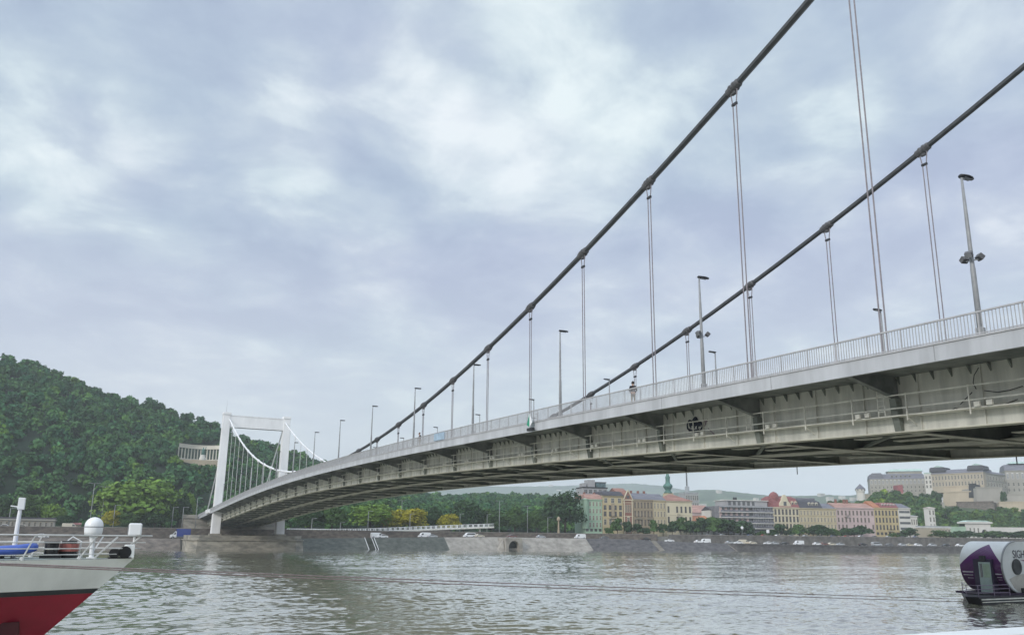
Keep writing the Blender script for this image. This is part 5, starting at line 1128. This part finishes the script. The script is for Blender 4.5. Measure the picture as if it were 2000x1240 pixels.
# ------------------------------------------------------------------ people on the bridge
M['skin'] = mat('skin', (.42, .26, .19), .6, 0, .05, 6); M['hair'] = mat('dark hair', (.02, .016, .013), .7, 0, .2, 20); M['shirt'] = mat('dark jacket cloth', (.016, .015, .02), .85, 0, .2, 9); M['trousers'] = mat('khaki trouser cloth', (.34, .30, .23), .85, 0, .1, 9)
def skin(name, pts, edges, rad, m, parent, sub=2, root=0):
    me = bpy.data.meshes.new(name); me.from_pydata(pts, edges, []); o = bpy.data.objects.new(name, me); COL.objects.link(o); me.materials.append(M[m])
    sk = o.modifiers.new('skin', 'SKIN'); ss = o.modifiers.new('sub', 'SUBSURF'); ss.levels = sub; ss.render_levels = sub
    if not me.skin_vertices: 
        bm = bmesh.new(); bm.from_mesh(me); bm.verts.layers.skin.verify(); bm.to_mesh(me); bm.free()
    for v, r in zip(me.skin_vertices[0].data, rad): v.radius = (r, r) if not isinstance(r, tuple) else r
    me.skin_vertices[0].data[root].use_root = True; child(o, parent); return o
def person(label, loc, rz, lean=0.):
    t = thing('person', label, 'person', loc, rz, world=False); e = []
    pts = [(0, 0, .93)]; rad = [(.16, .11)]
    def add(p, r, frm): pts.append(p); rad.append(r); e.append((frm, len(pts)-1)); return len(pts)-1
    sp = add((0, .01, 1.12), (.14, .095), 0); chst = add((0, 0, 1.34), (.17, .11), sp); nk = add((0, -.02-lean*.4, 1.50), .06, chst); hd = add((0, -.035-lean*.6, 1.62), (.085, .10), nk); add((0, -.03-lean*.6, 1.74), (.07, .085), hd)
    for s in (-1, 1):
        hip = add((s*.09, 0, .86), .095, 0); kn = add((s*.10, -.02*s-.02, .48), .06, hip); an = add((s*.105, .06*s+.02, .09), .042, kn); add((s*.12, .06*s-.13, .04), .038, an)
        sh = add((s*.19, 0, 1.42), .06, chst); el = add((s*.25, .03-lean*.7, 1.14), .043, sh); wr = add((s*.2, -.12-lean, 1.02+lean*.3), .03, el); pl = add((s*.18, -.18-lean, .99+lean*.3), (.036, .018), wr)
        for k in range(4): add((s*.18+(k-1.5)*.02, -.25-lean-.012*(k in (1, 2)), .965+lean*.3), .009, pl)
        add((s*.14, -.2-lean, .985+lean*.3), .011, wr)
    body = skin('body', pts, e, rad, 'skin', t)
    MB().lathe([(.03, 1.625), (.098, 1.64), (.106, 1.70), (.09, 1.78), (.04, 1.83), (.01, 1.835)], (0, .015-lean*.6, 0), 12).build('hair', 'hair', t, smooth=True)
    skin('jacket', [pts[0][:2]+(.96,), pts[1], pts[2], (0, -.01, 1.47)]+[q for s in (-1, 1) for q in ((s*.19, 0, 1.42), (s*.25, .03-lean*.7, 1.14), (s*.205, -.105-lean*.9, 1.03+lean*.3))], [(0, 1), (1, 2), (2, 3), (2, 4), (4, 5), (5, 6), (2, 7), (7, 8), (8, 9)], [(.185, .135), (.17, .125), (.19, .13), (.08, .08), .085, .066, .05, .085, .066, .05], 'shirt', t)
    skin('trousers', [(0, 0, .97)]+[q for s in (-1, 1) for q in ((s*.09, 0, .84), (s*.10, -.02*s-.02, .48), (s*.105, .06*s+.02, .13))], [(0, 1), (1, 2), (2, 3), (0, 4), (4, 5), (5, 6)], [(.175, .125), .11, .08, .065, .11, .08, .065], 'trousers', t)
    for s in (-1, 1): MB().box(s*.12-.05, s*.12+.05, .06*s-.2, .06*s+.08, 0, .09).build('shoe', 'shirt', t, bevel=.03)
    f = MB(); f.box(-.012, .012, -.155-lean*.6, -.12-lean*.6, 1.62, 1.67)
    f.build('nose', 'skin', t)
    for s in (-1, 1): MB().box(s*.035-.012, s*.035+.012, -.132-lean*.6, -.118-lean*.6, 1.672, 1.684).build('eye', 'hair', t); MB().box(s*.098-.012, s*.098+.012, -.04-lean*.6, .0-lean*.6, 1.62, 1.69).build('ear', 'skin', t)
    MB().box(-.028, .028, -.128-lean*.6, -.115-lean*.6, 1.585, 1.597).build('mouth', 'hair', t)
    return t
p = at(1237, 788, 0, 33.3); person('person in a dark jacket and khaki trousers walking along the near footway', (33.3, p[1], dz(p[1])+.02), math.pi*.86, .0)
p = at(819, 868, 0, 33.1); person('person in dark clothes leaning on the bridge railing further left', (33.15, p[1], dz(p[1])+.02), -math.pi/2, .12)
# navigation board on the bridge edge, half green, half white, with a dark lamp under it
p = at(1035, 824, 0, 32.1); nb = thing('navigation_board', 'green and white diamond navigation board hanging on the bridge edge with a dark lamp below', 'sign', tuple(p))
zt1 = at(1033, 808, 1, p[1])[2]; zb1 = at(1033, 834, 1, p[1])[2]; hz = (zt1-zb1)/2; zc_ = (zt1+zb1)/2
# the board faces along the river, so each half is a triangle across the edge
MB().prism([(p[1], zc_+hz), (p[1], zc_-hz), (p[1]+hz*.9, zc_-hz*.55)], 0, 32.05, 32.10).build('green_half', mat('signal green', (.02, .30, .18), .5), nb); MB().prism([(p[1]-.01, zc_+hz), (p[1]-.01, zc_-hz), (p[1]-hz*.75, zc_-hz*.4)], 0, 32.05, 32.10).build('white_half', 'white', nb)
fr = MB().bar((32.11, p[1]-.4, zc_+.2), (32.49, p[1]-.4, zc_+.2), .06, .06).bar((32.11, p[1]+.3, zc_-.1), (32.49, p[1]+.3, zc_-.1), .06, .06); fr.build('bracket', 'grey', nb)
MB().box(31.95, 32.3, p[1]-.55, p[1]+.35, zc_-hz-.32, zc_-hz-.06).build('signal_lamp', 'dark', nb, bevel=.04)
tb = MB(); 
for o_ in (-.7, -1.1): tb.tube([(32.3, p[1]+o_, zc_-hz*.3), (32.3, p[1]+o_, zc_+hz*.9)], .03, 6)
tb.bar((32.3, p[1]-.6, zc_+.5), (32.3, p[1]-1.2, zc_+.5), .05, .05); tb.build('service_ladder', 'rail', nb)
p0 = at(848, 858, 0, 32.44)[1]; p1 = at(868, 853, 0, 32.44)[1]
bn = strip(lambda Y: [(32.40, dz(Y)+.2), (32.43, dz(Y)+.2), (32.43, dz(Y)+1.0), (32.40, dz(Y)+1.0)], [min(p0, p1), max(p0, p1)]).build('banner', mat('pale blue cloth', (.34, .45, .56), .8, 0, .1, 2)); tag(bn, 'faded pale blue cloth banner tied to the bridge railing', 'banner')

# ------------------------------------------------------------------ the moored ship at the left
SY = 40.; ks = SY/35.
def spt(px, py, y=SY): return at(px, py, 1, y)
zdk = spt(262, 1090)[2]; xst = spt(262, 1090)[0]; slope_ = (spt(262, 1090)[0]-spt(85, 1240)[0])/(spt(262, 1090)[2]-spt(85, 1240)[2])
ship = thing('moored_ship', 'white river cruise ship with a red lower hull, its raked bow pointing right', 'ship', (-10, SY, 0))
def half(x, z):
    xs = xst-(zdk-z)*slope_; B = 5.2*(.62+.38*max(0, min(1, (z+.5)/(zdk+.5)))**.8); q = (xs-x)/17.
    return 0. if q <= 0 else B*min(1, 1-(1-min(q, 1))**2.1)
zst = spt(200, 1151)[2]-.13
def hull(z0, z1, n=3):
    rings = []
    for z in np.linspace(z0, z1, n):
        xs = xst-(zdk-z)*slope_; xx = [xs-.0001]+[xs-17*(k/16)**1.6 for k in range(1, 17)]+[-34]
        ring_ = [(x, SY-max(half(x, z), .03), z) for x in xx]+[(x, SY+max(half(x, z), .03), z) for x in reversed(xx)]
        rings.append(ring_)
    return MB().loft(rings)
M['hullwhite'] = mat('white hull paint', (.88, .89, .87), .4, 0, .07, .5, stretch=(1, 1, .3), detail=8); M['hullred'] = mat('dark red hull paint', (.31, .007, .03), .4, 0, .12, .5)
hl = hull(zst+.2, zdk, 6).build('hull', 'hullwhite', ship, smooth=False); hull(zst, zst+.198, 2).build('boot_stripe', mat('dark grey stripe', (.035, .04, .045), .5), ship); hull(-.6, zst-.002, 6).build('lower_hull', 'hullred', ship)
for o in ship.children: o.data.shade_smooth(); o.data.set_sharp_from_angle(angle=.6)
pA = spt(-20, 1195, SY-4.6); MB().prism([(pA[0]-.5, .95), (pA[0]+.75, 1.0), (pA[0]+.7, 1.5), (pA[0]-.5, 1.5)], 1, SY-half(pA[0], 1.3)-.05, SY-half(pA[0], 1.3)+.4).build('anchor_pocket', mat('dark recess', (.07, .012, .016), .8), ship)
dkm = [(x, SY-max(half(x, zdk)-.06, .01), zdk+.012) for x in np.linspace(-34, xst-.2, 24)]; dkp = [(x, SY+max(half(x, zdk)-.06, .01), zdk+.012) for x in np.linspace(-34, xst-.2, 24)]
MB().loft([[a, b] for a, b in zip(dkm, dkp)], closed=False).build('foredeck', mat('grey green deck paint', (.25, .28, .26), .7), ship)
def edge(x, side, h): 
    xs = x+h*(.30+.55*max(0, 1-(xst-x)/2.2) if x > -2 else .15); return (xs, SY+side*(max(half(x, zdk), 0)-.12+.12*h), zdk+h)
rail = MB(); xe_ = [xst-.16-17*(k/20)**1.5 for k in range(0, 26)]
hr = spt(262, 1046)[2]-zdk
for h, r in ((hr, .032), (hr*.70, .02), (hr*.45, .02), (hr*.20, .018)):
    pts = [edge(x, -1, h) for x in reversed(xe_) if x > -30]+[edge(x, 1, h) for x in xe_ if x > -30]; rail.tube(pts, r, 6)
rw_ = rail.build('railing', mat('weathered white rail paint', (.62, .62, .60), .5), ship); rwm = rw_.data.materials[0]
for x in (xst-.5, xst-1.9, xst-3.9, xst-6., -7.5, -10, -12.5, -15, -18, -21):
    for s in (-1, 1): a = edge(x-.25, s, 0); b = edge(x, s, hr); MB().tube([a, (a[0]+.05, a[1], a[2]+.1), (a[0]+.06, a[1], a[2]+.101), b], [.08, .07, .03, .028], 6).build('stanchion', rwm, rw_)
for s in (-1, 1): a = edge(xst-1.6, s, 0); MB().bar((a[0], a[1], a[2]), edge(xst-1.25, s, hr*.95), .1, .05).build('rail_bracket', rwm, rw_)
def deckthing(name, label, cat, px, py=1090, y=SY): p = spt(px, py, y); return thing(name, label, cat, (p[0], y, zdk+.012), 0, world=False), p
u = float((np.array([0, SY, 4.])-EYE) @ FW)/F
t, p = deckthing('radar_dome', 'white radar dome on a short stand on the ship bow', 'radar dome', 178)
zt = spt(184, 1010)[2]-zdk; zb = spt(184, 1044)[2]-zdk; r = (zt-zb)/2
MB().lathe([(r*.88, zb-.05), (r*.97, zb+.12), (r, zb+r*.8)]+[(r*math.cos(a), zb+r*1.0+r*math.sin(a)) for a in np.linspace(.1, 1.5, 8)], (-.04, 0, 0), 24).build('dome', 'white', t, smooth=True); MB().tube([(-.04, 0, zb+.3), (-.04, 0, zb+.345)], r*1.008, 24).build('dome_seam', 'grey', t)
MB().tube([(.0, 0, 0), (-.02, 0, zb*.5), (-.04, 0, zb-.04)], [.1, .09, .14], 10).box(-.2, .2, -.2, .2, 0, .05).build('stand', 'white', t); MB().bar((.02, 0, .25), (.4, 0, zb-.02), .06, .06).build('brace', 'white', t)
t, p = deckthing('searchlight', 'white box-shaped searchlight on a post at the ship bow tip', 'searchlight', 258, y=SY-.2); zt = spt(262, 1022)[2]-zdk; zb = spt(262, 1046)[2]-zdk
MB().box(-.27, .26, -.26, .26, zb, zt).build('housing', 'white', t, bevel=.06); MB().box(-.30, -.275, -.2, .2, zb+.06, zt-.08).build('lens', 'lampglass', t); MB().tube([(0, 0, 0), (0, 0, zb)], .05, 8).build('post', 'white', t); MB().box(-.36, .06, -.22, .22, .0, zb*.6).build('base_box', 'hullwhite', t, bevel=.05)
t, p = deckthing('signal_mast', 'slim white signal mast with a short side arm on the foredeck', 'mast', 25, y=SY+.5); zt = spt(37, 972, SY+.5)[2]-zdk
MB().tube([(0, 0, 0), (.0, 0, zt*.5), (.02, 0, zt*.86)], [.1, .085, .075], 10).build('pole', 'white', t); MB().box(-.09, .17, -.12, .12, zt*.80, zt).build('light_box', 'white', t, bevel=.02); MB().bar((.05, 0, zt*.84), (-.35, 0, zt*.86), .06, .05).build('side_arm', 'white', t)
t, p = deckthing('dinghy', 'blue inflatable dinghy lying on the foredeck', 'dinghy', -10); MB().tube([(-3.2, -.6, .30), (0, -.62, .30), (.8, -.5, .36), (1.25, -.22, .43), (1.32, 0, .46), (1.25, .22, .43), (.8, .5, .36), (0, .62, .30), (-3.2, .6, .30)], .2, 10).build('tube', mat('blue rubber', (.07, .13, .46), .5, 0, .08, 2), t, smooth=True)
MB().loft([[(-3.2, -.5, .2), (-3.2, 0, .05), (-3.2, .5, .2)], [(.2, -.5, .2), (.2, 0, .04), (.2, .5, .2)], [(1.2, -.05, .36), (1.22, 0, .3), (1.2, .05, .36)]], closed=False).build('floor', mat('dark blue rubber', (.02, .035, .13), .5), t); MB().box(-2.6, -2.4, -.4, .4, .0, .12).box(.1, .3, -.4, .4, 0, .1).build('chock', 'dark', t); MB().box(-.2, .05, -.5, .5, .36, .42).build('thwart', 'walk', t)
t, p = deckthing('capstan', 'red and black mooring capstan on the foredeck left of the radar dome', 'capstan', 132, y=SY+.6); MB().lathe([(.36, 0), (.36, .28), (.22, .32), (.2, .5), (.3, .58), (.3, .72), (.05, .74)], (0, 0, 0), 14).build('drum', 'black', t, smooth=False); MB().lathe([(.38, .281), (.38, .6), (.2, .61)], (.0, 0, 0), 14).build('red_cowl', mat('faded red paint', (.36, .12, .10), .5), t); MB().box(-.7, -.36, -.2, .2, 0, .35).build('motor', 'maroon' if 'maroon' in M else mat('brown motor paint', (.2, .1, .08), .5), t); MB().tube([(.4, .1, .02), (.45, .1, .7), (.1, .1, .9), (-.1, .1, .7)], .03, 6).build('cover_frame', 'white', t)
t, p = deckthing('mooring_bollard', 'black twin mooring bollard with a pale cap left of the red capstan', 'bollard', 98, y=SY+.2); MB().box(-.4, .4, -.3, .3, 0, .12).tube([(-.0, 0, .1), (-.0, 0, .62)], .27, 14).build('post', 'black', t); MB().tube([(-.0, 0, .36), (-.0, 0, .42)], .3, 14).build('band', 'walk', t); MB().tube([(0, 0, .621), (0, 0, .70)], .31, 14).build('cap', 'black', t)
t, p = deckthing('fairlead', 'black round fairlead beside the searchlight on the ship bow', 'fairlead', 240, y=SY-.15)
MB().tube([(-.36, -.3, .22), (-.36, .3, .22)], .22, 16).build('roller', 'black', t); MB().tube([(.05, -.3, .26), (.05, .3, .26)], .26, 18).build('roller', 'black', t); MB().box(-.6, .33, -.3, .3, 0, .05).build('plate', 'dark', t)
# two mooring ropes from the ship side to the houseboat
rp_m = mat('worn pinkish rope', (.27, .215, .215), .9, 0, .12, 8)
for k, (y0, y1, lab) in enumerate(((1097.5, 1169.5, 'upper of two long mooring ropes stretched low over the water'), (1099.5, 1174.5, 'lower of two long mooring ropes stretched low over the water'))):
    a = at(-260, y0-8, 1, 30.); b = at(1886, y1, 1, 44.5); a2 = at(280, 1108+2.6*k, 1, 30+(44.5-30)*.12); pts = []
    for s in np.linspace(0, 1, 40): q = a+(b-a)*s; q[2] -= (.06+.05*k)*4*s*(1-s); pts.append(tuple(q))
    tag(MB().tube(pts, .022, 6).build('mooring_rope', rp_m), lab, 'rope', 'mooring ropes')

# ------------------------------------------------------------------ the houseboat at the right
hb = thing('houseboat', 'purple and white houseboat office with rounded end, moored at the right', 'houseboat', (72, 46, 0)); cxh, czh, rh, y0h, y1h = 72.2, 2.91, 2.18, 44.8, 48.7; xr = 95.
M['purple'] = mat('purple paint', (.075, .008, .095), .35, 0, .08, .8); M['hbwhite'] = mat('white houseboat panels', (.62, .63, .62), .4, 0, .04, .7, detail=8)
th = np.linspace(math.pi*.5, math.pi*1.5, 25); prof = [(cxh+rh*math.cos(a), czh+rh*math.sin(a)) for a in th]+[(xr, czh-rh), (xr, czh+rh)]
bd = MB().prism(prof, 1, y0h, y1h).build('cabin', 'hbwhite', hb)
def shell(ths, lim, off, m, name, ya=y0h+.02, yb=y1h-.02, n=24):
    V = []; F_ = []
    mb = MB()
    for i in range(n+1):
        y = ya+(yb-ya)*i/n; top = lim((y-y0h)/(y1h-y0h))
        for k in range(17): a = top+(1.5*math.pi-top)*k/16; mb.v.append((cxh+(rh+off)*math.cos(a), y, czh+(rh+off)*math.sin(a)))
    for i in range(n):
        for k in range(16): q = i*17+k; mb.f.append((q, q+1, q+18, q+17))
    return mb.build(name, m, bd)
peak = lambda v: math.pi*(.66+.36*abs(v-.42)/.5 if v < .42 else .66+.33*(v-.42)/.58)
shell(None, peak, .012, 'purple', 'purple_end')
xd = cxh-rh
# the rim around the flat long side
MB().loft([[(cxh+(rh+.05)*math.cos(a), y, czh+(rh+.05)*math.sin(a)) for a in th]+[(cxh+(rh-.05)*math.cos(a), y, czh+(rh-.05)*math.sin(a)) for a in reversed(th)] for y in (y0h-.06, y0h+.06)]).build('rim', 'grey', bd)
dr = MB().box(xd-.22, xd+.5, 45.55, 47.25, .6, 3.55).build('door_frame', mat('dark door frame', (.03, .02, .05), .5), hb); MB().box(xd-.25, xd-.222, 45.68, 46.75, .7, 3.3).build('door', mat('pale door panel', (.33, .42, .40), .4, 0, .08, 1.5), dr); MB().box(xd-.262, xd-.252, 45.75, 46.35, 2.0, 3.15).build('door_glass', mat('pale green reflecting glass', (.30, .40, .30), .1), dr); MB().box(xd-.264, xd-.252, 46.42, 46.64, 2.0, 3.15).build('door_slit', 'pane', dr); MB().box(xd-.3, xd-.1, 46.1, 46.6, 3.4, 3.85).build('porch_lamp', 'dark', dr)
tx_ = MB()
for z, ya, yb in ((2.35, 47.5, 48.5), (2.1, 47.6, 48.5), (1.85, 47.65, 48.2), (2.25, 44.95, 45.5), (2.0, 45., 45.45), (1.8, 45.05, 45.4)):
    a = math.pi-math.asin((z-czh)/rh); x = cxh+(rh+.02)*math.cos(a); tx_.box(x-.02, x+.01, ya, yb, z, z+.12)
tx_.build('end_lettering', mat('faded white lettering', (.45, .40, .47), .6), hb)
# portholes, lettering, swoosh and grey skirt on the long side
for k, xx in enumerate((cxh-.12, cxh+5, cxh+10)):
    pz = czh+.02; ph = MB().tube([(xx, y0h-.01, pz), (xx, y0h-.06, pz)], .68, 28).build('porthole', 'dark', hb); MB().tube([(xx, y0h-.062, pz), (xx, y0h-.075, pz)], .56, 28).build('porthole_glass', 'pane', ph)
fc = bpy.data.curves.new('boat_lettering', 'FONT'); fc.body = 'SIGHTSEEING'; fc.size = .98; fc.extrude = .012; fc.materials.append(mat('dark grey lettering', (.06, .055, .075), .5)); fo_ = bpy.data.objects.new('boat_lettering', fc); COL.objects.link(fo_); bpy.context.view_layer.update()
lme = bpy.data.meshes.new_from_object(fo_.evaluated_get(bpy.context.evaluated_depsgraph_get())); bpy.data.objects.remove(fo_)
lme.transform(Matrix.Translation((cxh-.5, y0h-.014, czh+.76)) @ Matrix.Rotation(math.pi/2, 4, 'X') @ Matrix.Diagonal((.82, 1, 1, 1))); fo_ = bpy.data.objects.new('lettering', lme); COL.objects.link(fo_); child(fo_, hb)
def fan(pts, y, m, name, th_=.012): return MB().prism(pts, 1, y, y-th_).build(name, m, hb)
fan([(cxh+.45, czh+.62), (cxh+2.6, czh+.50), (cxh+6, czh+.1), (cxh+6, czh-.35), (cxh+2.6, czh+.18), (cxh+1.0, czh+.5)], y0h-.004, mat('plum swoosh', (.16, .03, .11), .4), 'swoosh')
fan([(cxh-1.35, czh-1.0), (cxh-.6, czh-.78), (cxh+.4, czh-.62), (cxh+1.5, czh-.55), (cxh+8, czh-.5), (xr, czh-.5), (xr, czh-rh+.02), (cxh-.2, czh-rh+.02), (cxh-.8, czh-1.75)], y0h-.004, mat('pale grey beige skirt', (.42, .40, .36), .5), 'skirt')
MB().box(cxh+.1, cxh+.75, y0h-.25, y0h-.02, czh-rh+.02, czh-rh+.4).build('vent_box', 'dark', hb)
pn = MB().loft([[(x+e*.5, y, z) for x, y in ((65.5, 44.2), (65.1, 45.1), (68.8, 48.), (71.4, 49.4), (96, 49.4), (96, 44.2))] for z, e in ((-.5, 1.4), (.15, .5), (.56, 0))]).build('pontoon', mat('black pontoon hull', (.014, .012, .02), .5), hb)
MB().box(65.8, 96, 44.12, 44.19, .30, .40).build('rubbing_strake', 'walk', pn); MB().box(65.9, 96, 44.12, 44.19, .10, .17).build('rubbing_strake', 'walk', pn)
MB().box(69.2, xr, 44.7, 48.8, .561, .74).build('cabin_base', mat('dark plum base', (.03, .012, .045), .6), hb)
pr = MB(); rl_ = [(69.9, 44.3), (67.8, 44.3), (65.7, 44.3), (65.35, 45.1), (68.6, 47.7), (70.2, 48.8)]
for x, y in rl_: pr.tube([(x, y, .56), (x, y, 1.5)], .03, 6)
for z in (.86, 1.16, 1.48): pr.tube([(x, y, z) for x, y in rl_], .025, 6)
pr.build('porch_railing', mat('lilac grey rail', (.24, .19, .27), .5), hb)
MB().box(68.3, 69.6, 45.6, 47.2, .562, .74).build('porch_step', 'dark', hb)

# ------------------------------------------------------------------ the air over the river
hz_ = MB().box(-1400, 7500, -420, 7500, -4.2, 460).build('haze', 'white'); hm = bpy.data.materials.new('haze air'); hm.use_nodes = True; q = hm.node_tree; q.nodes.clear()
ho = q.nodes.new('ShaderNodeOutputMaterial'); hv = q.nodes.new('ShaderNodeVolumePrincipled'); hv.inputs['Color'].default_value = (.92, .97, 1, 1); hv.inputs['Density'].default_value = 2.3e-4; hv.inputs['Anisotropy'].default_value = .2
q.links.new(hv.outputs[0], ho.inputs['Volume']); hz_.data.materials.clear(); hz_.data.materials.append(hm); tag(hz_, 'thin pale haze hanging in the air over the river and hills', 'haze', kind='stuff')
